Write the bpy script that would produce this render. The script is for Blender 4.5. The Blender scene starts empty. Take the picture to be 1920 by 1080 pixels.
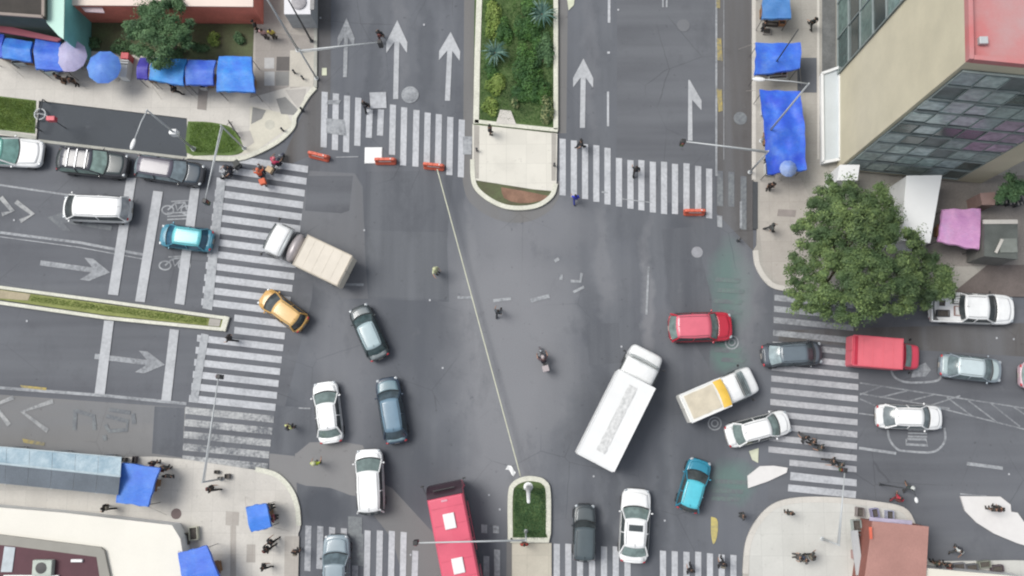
import bpy, bmesh, math, random
from mathutils import Vector, Matrix, noise
random.seed(7)
scene = bpy.context.scene
COL = scene.collection
PI = math.pi
# ------------------------------------------------------------------ camera geometry
F = 1800.0; CAMH = 70.0; NAD = (988, 800)
d0 = Vector(((NAD[0]-960)/F, -(NAD[1]-540)/F, -1)).normalized()
Zc = -d0
Xc = (Vector((1, 0, 0)) - Zc*Zc.x).normalized()
Yc = Zc.cross(Xc)
M = Matrix((Xc, Yc, Zc))
def G(px, py, z=0.0):
    d = M @ Vector(((px-960)/F, -(py-540)/F, -1))
    t = (z-CAMH)/d.z
    return Vector((d.x*t, d.y*t, z))
def G2(px, py, z=0.0):
    p = G(px, py, z); return (p.x, p.y)
# ------------------------------------------------------------------ colours and materials
KL = 1.42
ZC = [0]
def eps():
    ZC[0] += 1; return (ZC[0] % 400)*.00005
def P(r, g, b, k=1.0):
    def f(c):
        c /= 255.0
        return (c/12.92 if c <= .04045 else ((c+.055)/1.055)**2.4)
    return tuple(min(.9, (f(c)*k*.975+.015)/KL) for c in (r, g, b)) + (1,)  # constant lift puts a thin haze into every colour
def newmat(name):
    m = bpy.data.materials.new(name); m.use_nodes = True
    nt = m.node_tree; b = nt.nodes['Principled BSDF']
    return m, nt, b
def N(nt, t, **kw):
    n = nt.nodes.new(t)
    for k, v in kw.items():
        if k in n.inputs.keys(): n.inputs[k].default_value = v
        else: setattr(n, k, v)
    return n
def mixc(nt, fac, a, b, mode='MIX'):
    n = nt.nodes.new('ShaderNodeMix'); n.data_type = 'RGBA'; n.blend_type = mode
    def put(i, v):
        if isinstance(v, bpy.types.NodeSocket): nt.links.new(v, n.inputs[i])
        else: n.inputs[i].default_value = v
    put(0, fac); put(6, a); put(7, b)
    return n.outputs[2]
def nz(nt, scale, detail=3, rough=.5, stretch=None, coord='Object'):
    tc = N(nt, 'ShaderNodeTexCoord')
    n = N(nt, 'ShaderNodeTexNoise', Scale=scale, Detail=detail, Roughness=rough)
    if stretch:
        mp = N(nt, 'ShaderNodeMapping'); mp.inputs['Scale'].default_value = stretch
        nt.links.new(tc.outputs[coord], mp.inputs[0]); nt.links.new(mp.outputs[0], n.inputs['Vector'])
    else: nt.links.new(tc.outputs[coord], n.inputs['Vector'])
    return n.outputs[0]
def ramp(nt, sock, lo, hi, a=0., b=1.):
    n = N(nt, 'ShaderNodeMapRange'); n.inputs[1].default_value = lo; n.inputs[2].default_value = hi
    n.inputs[3].default_value = a; n.inputs[4].default_value = b
    nt.links.new(sock, n.inputs[0]); return n.outputs[0]
def scale(c, k): return (min(1, c[0]*k), min(1, c[1]*k), min(1, c[2]*k), 1)
MC = {}
JOINT = set(['sidewalk_concrete', 'sidewalk_grey', 'sidewalk_east', 'sidewalk_corner', 'slab_beige', 'median_slab', 'paving_taupe'])
def mat(name, col, rough=.7, var=.12, ns=2.0, metal=0., coat=0., bump=0., bs=30., spec=.5, col2=None, fine=0.):
    if name in MC: return MC[name]
    m, nt, b = newmat(name)
    c = mixc(nt, ramp(nt, nz(nt, ns, 4, .6), .3, .7), scale(col, 1-var), col2 or scale(col, 1+var))
    if fine:
        c = mixc(nt, ramp(nt, nz(nt, 9, 3, .7), .35, .65, 0, fine), c, scale(col, .45))
    if name in JOINT:
        tcj = N(nt, 'ShaderNodeTexCoord'); br = N(nt, 'ShaderNodeTexBrick', Scale=1.0); br.offset = .0; br.inputs['Mortar Size'].default_value = .018; br.inputs['Brick Width'].default_value = 1.5; br.inputs['Row Height'].default_value = 1.5
        nt.links.new(tcj.outputs['Object'], br.inputs['Vector']); br.inputs['Color1'].default_value = (0, 0, 0, 1); br.inputs['Color2'].default_value = (.12, .12, .12, 1); br.inputs['Mortar'].default_value = (.28, .28, .28, 1)
        c = mixc(nt, br.outputs['Color'], c, scale(col, .45))
        st = ramp(nt, nz(nt, .35, 5, .7), .56, .74, 0, .35); c = mixc(nt, st, c, scale(col, .62))
        sp = ramp(nt, nz(nt, 3.2, 2, .5), .70, .74, 0, .3); c = mixc(nt, sp, c, scale(col, .5))
    nt.links.new(c, b.inputs['Base Color'])
    b.inputs['Roughness'].default_value = rough; b.inputs['Metallic'].default_value = metal
    b.inputs['Coat Weight'].default_value = coat; b.inputs['Coat Roughness'].default_value = .12
    b.inputs['Specular IOR Level'].default_value = spec
    if bump:
        bn = N(nt, 'ShaderNodeBump', Strength=bump, Distance=.02)
        nt.links.new(nz(nt, bs, 3), bn.inputs['Height']); nt.links.new(bn.outputs[0], b.inputs['Normal'])
    MC[name] = m; return m
def asphalt(name, col, streak=True, amt=.22, sdir=(1, .06, 1), blobs=None):
    m, nt, b = newmat(name)
    big = ramp(nt, nz(nt, .09, 4, .6), .3, .7)
    c = mixc(nt, big, scale(col, 1-amt), scale(col, 1+amt))
    if streak:
        s = ramp(nt, nz(nt, .55, 3, .55, sdir), .35, .65)
        c = mixc(nt, s, c, mixc(nt, .5, c, P(132, 136, 142)))
    if blobs:
        tb = N(nt, 'ShaderNodeTexCoord'); bn_ = N(nt, 'ShaderNodeTexNoise', Scale=.35, Detail=5, Roughness=.6); nt.links.new(tb.outputs['Object'], bn_.inputs['Vector'])
        sb = N(nt, 'ShaderNodeVectorMath', operation='SUBTRACT'); nt.links.new(bn_.outputs['Color'], sb.inputs[0]); sb.inputs[1].default_value = (.5, .5, .5)
        sc_ = N(nt, 'ShaderNodeVectorMath', operation='SCALE'); nt.links.new(sb.outputs[0], sc_.inputs[0]); sc_.inputs['Scale'].default_value = 2.6
        ad = N(nt, 'ShaderNodeVectorMath', operation='ADD'); nt.links.new(tb.outputs['Object'], ad.inputs[0]); nt.links.new(sc_.outputs[0], ad.inputs[1])
        fl = N(nt, 'ShaderNodeVectorMath', operation='MULTIPLY'); nt.links.new(ad.outputs[0], fl.inputs[0]); fl.inputs[1].default_value = (1, 1, 0)
        for (bx, by, rx, ry, deg, bc, st) in blobs:
            p = G(bx, by); mp = N(nt, 'ShaderNodeMapping', vector_type='TEXTURE'); mp.inputs['Location'].default_value = (p.x, p.y, 0)
            mp.inputs['Rotation'].default_value = (0, 0, math.radians(deg)); mp.inputs['Scale'].default_value = (rx/26, ry/26, 1); nt.links.new(fl.outputs[0], mp.inputs[0])
            ln = N(nt, 'ShaderNodeVectorMath', operation='LENGTH'); nt.links.new(mp.outputs[0], ln.inputs[0])
            c = mixc(nt, ramp(nt, ln.outputs['Value'], .5, 1.2, min(1, st*1.25), 0), c, bc)
    blot = ramp(nt, nz(nt, .45, 5, .65), .58, .75, 0, .35)
    c = mixc(nt, blot, c, scale(col, .7))
    lt = ramp(nt, nz(nt, .8, 5, .7, (1.3, .8, 1)), .62, .8, 0, .35)
    c = mixc(nt, lt, c, P(140, 142, 145))
    g = ramp(nt, nz(nt, 14, 4, .8), .3, .7)
    c = mixc(nt, ramp(nt, nz(nt, 14, 4, .8), .3, .7, 0, .28), c, scale(col, .62))
    c = mixc(nt, ramp(nt, nz(nt, 40, 2, .8), .55, .75, 0, .3), c, P(165, 165, 165))
    # oil drips and dark stains
    c = mixc(nt, ramp(nt, nz(nt, 2.1, 3, .5), .68, .73, 0, .38), c, scale(col, .5))
    c = mixc(nt, ramp(nt, nz(nt, .22, 6, .7, (1.2, .5, 1)), .55, .68, 0, .4), c, scale(col, .74))
    # cracks
    tc = N(nt, 'ShaderNodeTexCoord')
    wn = N(nt, 'ShaderNodeTexNoise', Scale=.9, Detail=4)
    nt.links.new(tc.outputs['Object'], wn.inputs['Vector'])
    mx = mixc(nt, .12, tc.outputs['Object'], wn.outputs['Color'])
    vo = N(nt, 'ShaderNodeTexVoronoi', feature='DISTANCE_TO_EDGE'); vo.inputs['Scale'].default_value = .22
    nt.links.new(mx, vo.inputs['Vector'])
    cr = ramp(nt, vo.outputs['Distance'], .0, .006, .45, 0)
    msk = N(nt, 'ShaderNodeMath', operation='MULTIPLY')
    nt.links.new(cr, msk.inputs[0]); nt.links.new(ramp(nt, nz(nt, .12, 2), .5, .6), msk.inputs[1])
    c = mixc(nt, msk.outputs[0], c, scale(col, .4))
    nt.links.new(c, b.inputs['Base Color'])
    b.inputs['Roughness'].default_value = .85; b.inputs['Specular IOR Level'].default_value = .3
    bn = N(nt, 'ShaderNodeBump', Strength=.35, Distance=.01)
    nt.links.new(g, bn.inputs['Height']); nt.links.new(bn.outputs[0], b.inputs['Normal'])
    return m
def paint(name, col, wear=.35, under=None):
    m, nt, b = newmat(name)
    under = under or P(112, 116, 122)
    w = N(nt, 'ShaderNodeMath', operation='MULTIPLY')
    nt.links.new(ramp(nt, nz(nt, .9, 3, .6), .25, .75, .3, 1.2), w.inputs[0])
    nt.links.new(ramp(nt, nz(nt, 4.5, 4, .6), .35, .75), w.inputs[1])
    w2 = N(nt, 'ShaderNodeMath', operation='MULTIPLY'); nt.links.new(w.outputs[0], w2.inputs[0]); w2.inputs[1].default_value = wear
    w3 = N(nt, 'ShaderNodeMath', operation='ADD'); nt.links.new(w2.outputs[0], w3.inputs[0])
    nt.links.new(ramp(nt, nz(nt, .5, 2), .4, .7, 0, wear*.5), w3.inputs[1])
    w3.use_clamp = True
    nt.links.new(mixc(nt, w3.outputs[0], col, under), b.inputs['Base Color'])
    b.inputs['Roughness'].default_value = .75; b.inputs['Specular IOR Level'].default_value = .3
    return m
def leafmat(name, dark, mid, light, ns=.9):
    m, nt, b = newmat(name)
    ge = N(nt, 'ShaderNodeNewGeometry')
    a = ramp(nt, nz(nt, ns, 4, .6), .3, .7)
    c = mixc(nt, a, dark, mid)
    r = N(nt, 'ShaderNodeMath', operation='MULTIPLY'); nt.links.new(ge.outputs['Random Per Island'], r.inputs[0]); nt.links.new(ramp(nt, nz(nt, ns*2.2, 3), .38, .66), r.inputs[1])
    c = mixc(nt, r.outputs[0], c, light)
    nt.links.new(c, b.inputs['Base Color'])
    b.inputs['Roughness'].default_value = .6; b.inputs['Specular IOR Level'].default_value = .25
    return m
def clearish(name, col, rough=.12):
    m, nt, b = newmat(name)
    oi = N(nt, 'ShaderNodeObjectInfo')
    a = mixc(nt, ramp(nt, nz(nt, 2.2, 3), .35, .65), scale(col, .75), scale(col, 1.3))
    c = mixc(nt, ramp(nt, oi.outputs['Random'], 0, 1, 0, .5), a, scale(col, .45))
    nt.links.new(c, b.inputs['Base Color'])
    b.inputs['Roughness'].default_value = rough; b.inputs['Specular IOR Level'].default_value = .6
    return m
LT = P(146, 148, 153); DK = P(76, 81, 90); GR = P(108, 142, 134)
m_road = asphalt('asphalt', P(102, 106, 114), blobs=[
 (950, 640, 130, 260, 8, LT, .75), (940, 850, 70, 130, 0, LT, .6), (1010, 420, 120, 60, 0, LT, .45), (1000, 560, 190, 90, 20, LT, .35), (1215, 560, 14, 150, 0, LT, .55), (1130, 470, 14, 120, 0, LT, .35), (1265, 130, 16, 220, 0, DK, .5), (1180, 150, 14, 230, 0, DK, .45), (1225, 110, 20, 220, 0, LT, .25),
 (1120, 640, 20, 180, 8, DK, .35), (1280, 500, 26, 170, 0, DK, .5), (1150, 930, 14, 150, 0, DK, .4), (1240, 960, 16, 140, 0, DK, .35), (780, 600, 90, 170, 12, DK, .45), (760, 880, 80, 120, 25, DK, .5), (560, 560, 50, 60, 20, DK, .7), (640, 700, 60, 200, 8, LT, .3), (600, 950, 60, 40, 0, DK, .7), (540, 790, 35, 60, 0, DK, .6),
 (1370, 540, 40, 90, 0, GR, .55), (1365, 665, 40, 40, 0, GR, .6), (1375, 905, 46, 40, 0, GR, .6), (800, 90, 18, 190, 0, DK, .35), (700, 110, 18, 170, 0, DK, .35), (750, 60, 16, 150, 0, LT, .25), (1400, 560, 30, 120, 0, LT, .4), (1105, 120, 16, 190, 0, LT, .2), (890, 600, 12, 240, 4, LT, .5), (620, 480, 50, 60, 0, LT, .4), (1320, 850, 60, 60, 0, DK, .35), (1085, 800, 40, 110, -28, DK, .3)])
m_roadL = asphalt('asphalt_worn', P(120, 122, 127), True, .12)
m_roadD = asphalt('asphalt_new', P(91, 95, 103), True, .08)
m_roadB = asphalt('asphalt_brown', P(97, 94, 93), True, .15)
m_roadE = asphalt('asphalt_side', P(101, 104, 111), True, .15, (.06, 1, 1))
m_lay = asphalt('asphalt_layby', P(80, 86, 93), False, .06)
m_conc_road = asphalt('concrete_gutter', P(128, 127, 126), True, .1)
m_pale = asphalt('asphalt_pale', P(146, 146, 147), False, .08)
m_paint = paint('white_road_paint', P(214, 217, 222), .45)
m_paintw = paint('worn_road_paint', P(184, 188, 192), .85)
m_paintf = paint('faint_road_paint', P(140, 146, 148), 1.3)
m_yel = paint('yellow_road_paint', P(222, 205, 120), .55)
m_yelw = paint('worn_yellow_paint', P(195, 175, 95), .9)
m_green = paint('green_lane_paint', P(114, 136, 131), 1.3)
m_walk = mat('sidewalk_concrete', P(226, 222, 214), .85, .07, .7, bump=.2, fine=.16)
m_walk2 = mat('sidewalk_grey', P(196, 190, 182), .85, .09, .6, bump=.2, fine=.15)
m_walkN = mat('sidewalk_east', P(188, 184, 176), .85, .08, .5, bump=.2, fine=.18)
m_plate = mat('median_slab', P(236, 233, 222), .8, .04, .4, bump=.1, fine=.05)
m_kerb = mat('kerb_pale', P(240, 240, 224), .8, .1, 1.2, bump=.2, fine=.4)
m_kerbg = mat('kerb_grey', P(196, 197, 188), .85, .1, 1.5, bump=.2, fine=.25)
m_grass = mat('lawn', P(104, 130, 66), .95, .25, 1.2, bump=.6, bs=18, fine=.3)
m_grassd = mat('planter_ground', P(88, 112, 60), .95, .35, .7, bump=.6, bs=14, fine=.4)
m_grassy = mat('dry_grass', P(150, 158, 92), .95, .18, .8, bump=.6, bs=18, fine=.3)
m_soil = mat('soil', P(112, 106, 84), .95, .3, .5, col2=P(110, 128, 84), bump=.5, bs=10, fine=.4)
m_soilr = mat('red_soil', P(150, 116, 96), .95, .3, 1.2, bump=.5, bs=10, fine=.3)
m_black = mat('black_plastic', P(34, 35, 38), .5, .15, 3)
m_rub = mat('rubber', P(40, 40, 42), .85, .1, 5)
m_rim = mat('alloy', P(160, 162, 166), .35, .08, 5, metal=.8)
m_steel = mat('painted_steel', P(205, 210, 212), .45, .06, 3, metal=.1)
m_steelD = mat('dark_steel', P(78, 82, 86), .5, .08, 3, metal=.3)
m_glass = clearish('car_glass', P(130, 150, 147), .1)
m_glassd = clearish('dark_car_glass', P(72, 80, 82), .1)
m_head = mat('headlight_lens', P(176, 184, 190), .15, .03, 3, coat=.6)
m_tail = mat('taillight_lens', P(200, 40, 56), .25, .05, 3, coat=.6)
m_orange = mat('orange_plastic', P(236, 112, 84), .55, .12, 2, fine=.15)
m_skin = mat('skin', (.36, .20, .13, 1), .6, .05, 6)
m_wood = mat('wood', P(150, 112, 78), .8, .2, 2)
m_white = mat('white_panel', P(250, 252, 252), .5, .04, 1.5)
# ------------------------------------------------------------------ mesh builder
class MB:
    def __init__(s): s.v = []; s.f = []; s.mi = []
    def add(s, vs, fs, mi=0):
        o = len(s.v); s.v += [tuple(v) for v in vs]
        for f in fs: s.f.append([i+o for i in f]); s.mi.append(mi)
    def box(s, c, d, rz=0, mi=0, tap=1.0):
        x, y, z = d[0]/2, d[1]/2, d[2]/2; vs = []
        cr, sr = math.cos(rz), math.sin(rz)
        for k, (a, b, q) in enumerate([(-1,-1,-1),(1,-1,-1),(1,1,-1),(-1,1,-1),(-1,-1,1),(1,-1,1),(1,1,1),(-1,1,1)]):
            t = tap if q > 0 else 1
            X, Y = a*x*t, b*y*t
            vs.append((c[0]+X*cr-Y*sr, c[1]+X*sr+Y*cr, c[2]+q*z))
        s.add(vs, [(0,3,2,1),(4,5,6,7),(0,1,5,4),(1,2,6,5),(2,3,7,6),(3,0,4,7)], mi)
    def prism(s, pts, z0, z1, mi=0):
        n = len(pts)
        vs = [(p[0], p[1], z0) for p in pts] + [(p[0], p[1], z1) for p in pts]
        fs = [tuple(range(n, 2*n)), tuple(reversed(range(n)))] + [(i, (i+1) % n, (i+1) % n+n, i+n) for i in range(n)]
        s.add(vs, fs, mi)
    def sheet(s, pts, z, mi=0):
        s.add([(p[0], p[1], z) for p in pts], [tuple(range(len(pts)))], mi)
    def tube(s, pts, r, n=8, mi=0, caps=True):
        pts = [Vector(p) for p in pts]
        if not isinstance(r, (list, tuple)): r = [r]*len(pts)
        vs = []; prev = None
        for i, p in enumerate(pts):
            t = (pts[min(i+1, len(pts)-1)]-pts[max(i-1, 0)]).normalized()
            a = prev if prev else (Vector((0, 0, 1)) if abs(t.z) < .9 else Vector((1, 0, 0)))
            u = (a - t*a.dot(t)).normalized(); w = t.cross(u); prev = u
            for k in range(n):
                an = 2*PI*k/n
                vs.append(p + (u*math.cos(an)+w*math.sin(an))*r[i])
        fs = [(i*n+k, i*n+(k+1) % n, (i+1)*n+(k+1) % n, (i+1)*n+k) for i in range(len(pts)-1) for k in range(n)]
        if caps: fs += [tuple(range(n)), tuple(range((len(pts)-1)*n, len(pts)*n))]
        s.add(vs, fs, mi)
    def loft(s, rings, mi=0, caps=True, closed=True):
        n = len(rings[0]); vs = [v for r in rings for v in r]
        m = n if closed else n-1
        fs = [(i*n+k, i*n+(k+1) % n, (i+1)*n+(k+1) % n, (i+1)*n+k) for i in range(len(rings)-1) for k in range(m)]
        if caps: fs += [tuple(range(n)), tuple(range((len(rings)-1)*n, len(rings)*n))]
        s.add(vs, fs, mi)
    def grid(s, fn, nu, nv, mi=0):
        vs = [fn(i/nu, j/nv) for i in range(nu+1) for j in range(nv+1)]
        s.add(vs, [(i*(nv+1)+j, (i+1)*(nv+1)+j, (i+1)*(nv+1)+j+1, i*(nv+1)+j+1) for i in range(nu) for j in range(nv)], mi)
    def lathe(s, prof, c=(0, 0, 0), n=14, mi=0):
        s.loft([[(c[0]+r*math.cos(2*PI*k/n), c[1]+r*math.sin(2*PI*k/n), c[2]+z) for k in range(n)] for r, z in prof], mi)
    def sphere(s, c, r, n=10, m=7, mi=0):
        s.loft([[(c[0]+r[0]*math.sin(PI*(j+.02)/(m+.04))*math.cos(2*PI*k/n), c[1]+r[1]*math.sin(PI*(j+.02)/(m+.04))*math.sin(2*PI*k/n), c[2]+r[2]*math.cos(PI*(j+.02)/(m+.04))) for k in range(n)] for j in range(m+1)], mi)
    def build(s, name, mats, parent=None, smooth=False, bevel=0, sub=0, solid=0, recalc=True):
        me = bpy.data.meshes.new(name); me.from_pydata(s.v, [], s.f)
        if not isinstance(mats, (list, tuple)): mats = [mats]
        for m in mats: me.materials.append(m)
        me.polygons.foreach_set('material_index', s.mi)
        if recalc and len(s.f) < 3000:
            bm = bmesh.new(); bm.from_mesh(me); bmesh.ops.recalc_face_normals(bm, faces=bm.faces); bm.to_mesh(me); bm.free()
        if smooth: me.polygons.foreach_set('use_smooth', [True]*len(me.polygons))
        me.update()
        o = bpy.data.objects.new(name, me); COL.objects.link(o)
        if parent: o.parent = parent
        if solid:
            md = o.modifiers.new('s', 'SOLIDIFY'); md.thickness = solid; md.offset = -1
        if bevel:
            md = o.modifiers.new('b', 'BEVEL'); md.width = bevel; md.segments = 2; md.limit_method = 'ANGLE'; md.angle_limit = .6
        if sub:
            md = o.modifiers.new('u', 'SUBSURF'); md.levels = sub; md.render_levels = sub
        return o
def tag(o, label, cat, group=None):
    o['label'] = label; o['category'] = cat
    if group: o['group'] = group
    return o
def thing(name, label, cat, loc=(0, 0, 0), rz=0, group=None):
    o = bpy.data.objects.new(name, None); COL.objects.link(o); o.location = loc; o.rotation_euler = (0, 0, rz)
    o.empty_display_size = .3
    return tag(o, label, cat, group)
def struct(o): o['kind'] = 'structure'; return o
def copy_tree(o, parent=None):
    c = o.copy(); COL.objects.link(c)
    if parent: c.parent = parent
    for ch in [x for x in COL.objects if x.parent == o]: copy_tree(ch, c)
    return c
def curve(pts, n=5):
    out = []
    for i in range(len(pts)-1):
        p0 = pts[max(i-1, 0)]; p1 = pts[i]; p2 = pts[i+1]; p3 = pts[min(i+2, len(pts)-1)]
        for k in range(n):
            t = k/n
            out.append(tuple(.5*(2*p1[a]+(p2[a]-p0[a])*t+(2*p0[a]-5*p1[a]+4*p2[a]-p3[a])*t*t+(3*p1[a]-p0[a]-3*p2[a]+p3[a])*t**3) for a in (0, 1)))
    out.append(tuple(pts[-1])); return out
def poly(name, pts, z, m, z0=None, **k):
    mb = MB(); q = [G2(*p) for p in pts]
    z += eps()
    if z0 is None: mb.sheet(q, z)
    else: mb.prism(q, z0, z)
    return struct(mb.build(name, m))
def ribbon_pts(q, w):
    L = []; R = []
    for i, p in enumerate(q):
        a = Vector(q[max(i-1, 0)]); b = Vector(q[min(i+1, len(q)-1)]); t = (b-a).normalized(); nrm = Vector((-t.y, t.x))
        L.append(Vector(p)+nrm*w/2); R.append(Vector(p)-nrm*w/2)
    return L, R
def kerb(pts, w, z, m, name='kerb', z0=-.02):
    q = [G2(*p) for p in pts]; L, R = ribbon_pts(q, w); mb = MB(); n = len(q)
    mb.loft([[(L[i].x, L[i].y, z0), (L[i].x, L[i].y, z), (R[i].x, R[i].y, z), (R[i].x, R[i].y, z0)] for i in range(n)])
    return struct(mb.build(name, m, bevel=.02))
def line(mb, pts, w, z=.030):
    z += eps(); q = [G2(*p) for p in pts]; L, R = ribbon_pts(q, w)
    for i in range(len(q)-1):
        mb.add([(L[i].x, L[i].y, z), (L[i+1].x, L[i+1].y, z), (R[i+1].x, R[i+1].y, z), (R[i].x, R[i].y, z)], [(0, 1, 2, 3)])
# ------------------------------------------------------------------ ground and road
g = MB(); g.sheet([(-600, -600), (600, -600), (600, 600), (-600, 600)], 0); struct(g.build('ground', m_road))
def patch(pts, m, lv=1, name='asphalt_patch'): return poly(name, pts, .003*lv, m)
patch([(-300, 300), (400, 330), (600, 310), (585, 560), (500, 900), (-300, 840)], m_roadE, 1)
patch([(1450, 540), (1560, 545), (2300, 600), (2300, 1200), (1740, 1200), (1600, 940), (1440, 940)], m_roadE, 1)
patch([(686, 322), (850, 320), (838, 452), (842, 566), (690, 560), (684, 480)], m_roadD, 1)
patch([(690, 432), (838, 436), (840, 562), (692, 556)], asphalt('asphalt_dull', P(99, 103, 110), True, .08), 2)
if 0: patch(curve([(872, 330), (855, 420), (842, 500), (838, 640), (850, 760), (845, 900), (900, 960), (960, 960), (950, 850), (930, 640), (960, 500), (1060, 430), (1060, 360)]), m_roadL, 1)
patch([(872, -300), (893, -300), (886, 340), (868, 335)], m_conc_road, 2)
patch([(1045, -300), (1068, -300), (1062, 250), (1045, 250)], m_conc_road, 2)
patch(curve([(866, 330), (880, 378), (932, 412), (988, 416), (1036, 390), (1054, 345), (1045, 340), (960, 350), (890, 330), (866, 330)]), m_conc_road, 3)
patch([(580, 320), (665, 325), (680, 350), (685, 480), (690, 560), (640, 560), (560, 430)], m_roadL, 1)
patch([(576, 330), (662, 330), (655, 395), (640, 400), (572, 395)], m_roadE, 2)
patch([(598, 425), (640, 420), (690, 440), (686, 540), (640, 560), (600, 560)], m_conc_road, 3) if False else None
patch(curve([(560, 830), (680, 835), (680, 900), (668, 930), (620, 915), (556, 905), (552, 860), (560, 830)], 3), m_pale, 2)
patch([(505, 850), (552, 855), (556, 905), (560, 980), (548, 940), (505, 885)], m_pale, 3)
patch([(690, 895), (735, 915), (850, 1040), (850, 1200), (790, 1200), (735, 1010), (700, 965)], asphalt('asphalt_grey', P(130, 131, 132), False, .08), 2)
patch([(515, 760), (585, 765), (580, 830), (556, 850), (505, 850)], m_roadD, 2)
patch([(1157, -300), (1340, -300), (1340, 380), (1157, 380)], m_roadB if False else m_roadE, 1)
patch([(1344, -300), (1412, -300), (1412, 470), (1344, 400)], m_roadB, 2)
patch([(592, -300), (622, -300), (620, 170), (605, 280), (520, 320), (560, 230), (592, 165)], m_roadB, 2)
patch([(1342, 395), (1412, 400), (1415, 470), (1440, 535), (1450, 640), (1400, 690), (1345, 680), (1338, 540)], m_conc_road, 1) if False else None
patch([(1100, 608), (1160, 605), (1165, 680), (1105, 685)], m_roadD, 2)
patch([(1240, 430), (1300, 425), (1335, 560), (1330, 690), (1255, 560)], m_roadD, 1)
patch([(0, 740), (350, 765), (340, 862), (-300, 830), (-300, 720)], asphalt('bus_lane_asphalt', P(138, 138, 138), True, .16, (.06, 1, 1)), 2, 'bus_lane')
patch([(290, 762), (346, 765), (342, 858), (285, 850)], m_roadD, 3)
patch([(1460, 620), (2100, 600), (2100, 680), (1460, 640)], m_roadB, 2)
gp = MB()
for (x, y, w, h) in [(1366, 520, 46, 8), (1372, 540, 50, 8), (1366, 560, 54, 8), (1370, 580, 46, 8), (1366, 650, 50, 10), (1376, 670, 44, 8), (1372, 898, 60, 8), (1366, 915, 58, 8), (1362, 930, 54, 8)]:
    gp.sheet([G2(x-w/2, y), G2(x+w/2, y+3), G2(x+w/2-3, y+h+3), G2(x-w/2-3, y+h)], .029)
struct(gp.build('faded_lane_marking', m_green))
# ------------------------------------------------------------------ markings
def quads(name, L, m, z=.030):
    mb = MB()
    for q in L: mb.sheet([G2(*p) for p in q], z+eps())
    return struct(mb.build(name, m))
def vstripes(name, xs, tops, bots, m, w=11.5, lean=0):
    quads(name, [[(x-w/2+lean, t), (x+w/2+lean, t+1), (x+w/2-lean, b+1), (x-w/2-lean, b)] for x, t, b in zip(xs, tops, bots)], m)
xsN = [608, 629, 650, 671, 692.5, 713.5, 736, 757, 780, 801, 822, 843.5, 865]
tN = [172, 175, 179, 183, 205, 205, 196, 201, 206, 211, 214, 219, 224]
bN = [276, 281, 285, 273, 258, 254, 290, 310, 312, 316, 320, 328, 332]
vstripes('crosswalk', xsN, tN, bN, m_paint, 11.5, 1)
quads('crosswalk', [[(614, 188), (640, 188), (636, 196), (613, 196)], [(612, 222), (646, 225), (650, 255), (612, 250)], [(868, 256), (886, 256), (884, 290), (868, 290)]], m_paintw, .052)
xsE = [1055, 1076, 1097, 1118, 1139, 1160.5, 1182, 1202.5, 1224, 1245, 1265.5, 1287, 1309, 1329.5]
tE = [260, 263, 270, 272, 277, 296, 300, 300, 303, 303, 307, 306, 311, 316]
bE = [366, 370, 373, 378, 383, 387, 391, 394, 398, 401, 401, 402, 405, 409]
vstripes('crosswalk', xsE, tE, bE, m_paint, 11.5)
vstripes('crosswalk', [1350, 1371, 1394], [320, 322, 330], [386, 387, 430], m_paintf, 11)
quads('crosswalk', [[(1344, 404), (1354, 405), (1354, 427), (1345, 425)], [(1387, 378), (1391, 378), (1391, 428), (1387, 428)]], m_paintw)
xsS = [577.5, 600, 622, 644, 666, 688.5, 711.5, 734, 756, 778]
tS = [985, 986, 988, 990, 991, 994, 994, 995, 997, 1032]
vstripes('crosswalk', xsS[5:], tS[5:], [1100]*5, m_paint, 11.5, 1)
vstripes('crosswalk', xsS[:5], tS[:5], [1070, 1066, 1100, 1100, 1100], paint('half_worn_paint', P(200, 203, 208), .75), 11.5, 1)
vstripes('crosswalk', [666, 669], [968, 1000], [1000, 1060], m_paintf, 26)
vstripes('crosswalk', [908, 930, 912, 932], [983, 985, 1042, 1030], [999, 999, 1100, 1100], m_paintw, 11)
vstripes('crosswalk', [1044, 1065.5, 1087.5, 1110, 1132.5, 1154.5, 1176.5], [1019, 1019, 1022, 1023, 1024, 1024, 1026], [1100]*7, m_paint, 11.5)
vstripes('crosswalk', [1243, 1265, 1287, 1309, 1331, 1353, 1375], [1032, 1033, 1034, 1034, 1037, 1039, 1040], [1100]*7, m_paint, 11.5)
# western crossing
def lerp(a, b, t): return a+(b-a)*t
def edge(tab, y):
    for (y0, x0), (y1, x1) in zip(tab[:-1], tab[1:]):
        if y <= y1: return lerp(x0, x1, (y-y0)/(y1-y0))
    return tab[-1][1]
Lw = [(300, 416), (345, 406), (570, 378), (740, 358), (770, 348), (900, 340)]
Rw = [(300, 580), (330, 577), (370, 571), (510, 554), (620, 536), (735, 521), (870, 503), (900, 500)]
wq = []; y = 318
while y < 900:
    sl = lerp(.145, .095, (y-318)/560)
    xr = edge(Rw, y); xl = edge(Lw, y-sl*150)
    yl = y-sl*(xr-xl)
    t = 6.3 if y < 760 else 6.6
    if 590 < y < 650: xl = 440 if y > 600 else xl; yl = y-sl*(xr-xl)
    wq.append([(xl, yl-t), (xr, y-t), (xr-1, y+t), (xl-1, yl+t)]); y += 22.3
quads('crosswalk', wq[:21], m_paint); quads('crosswalk', wq[21:], paint('crossing_worn', P(204, 206, 206), 1.1))
quads('stop_line', [[(408, 335), (424, 338), (406, 560), (387, 580)] if False else [(407, 340), (423, 342), (398, 582), (380, 578)], [(378, 625), (392, 628), (371, 755), (356, 752)]], paint('stop_paint_b', P(196, 200, 204), .6), .052)
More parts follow.
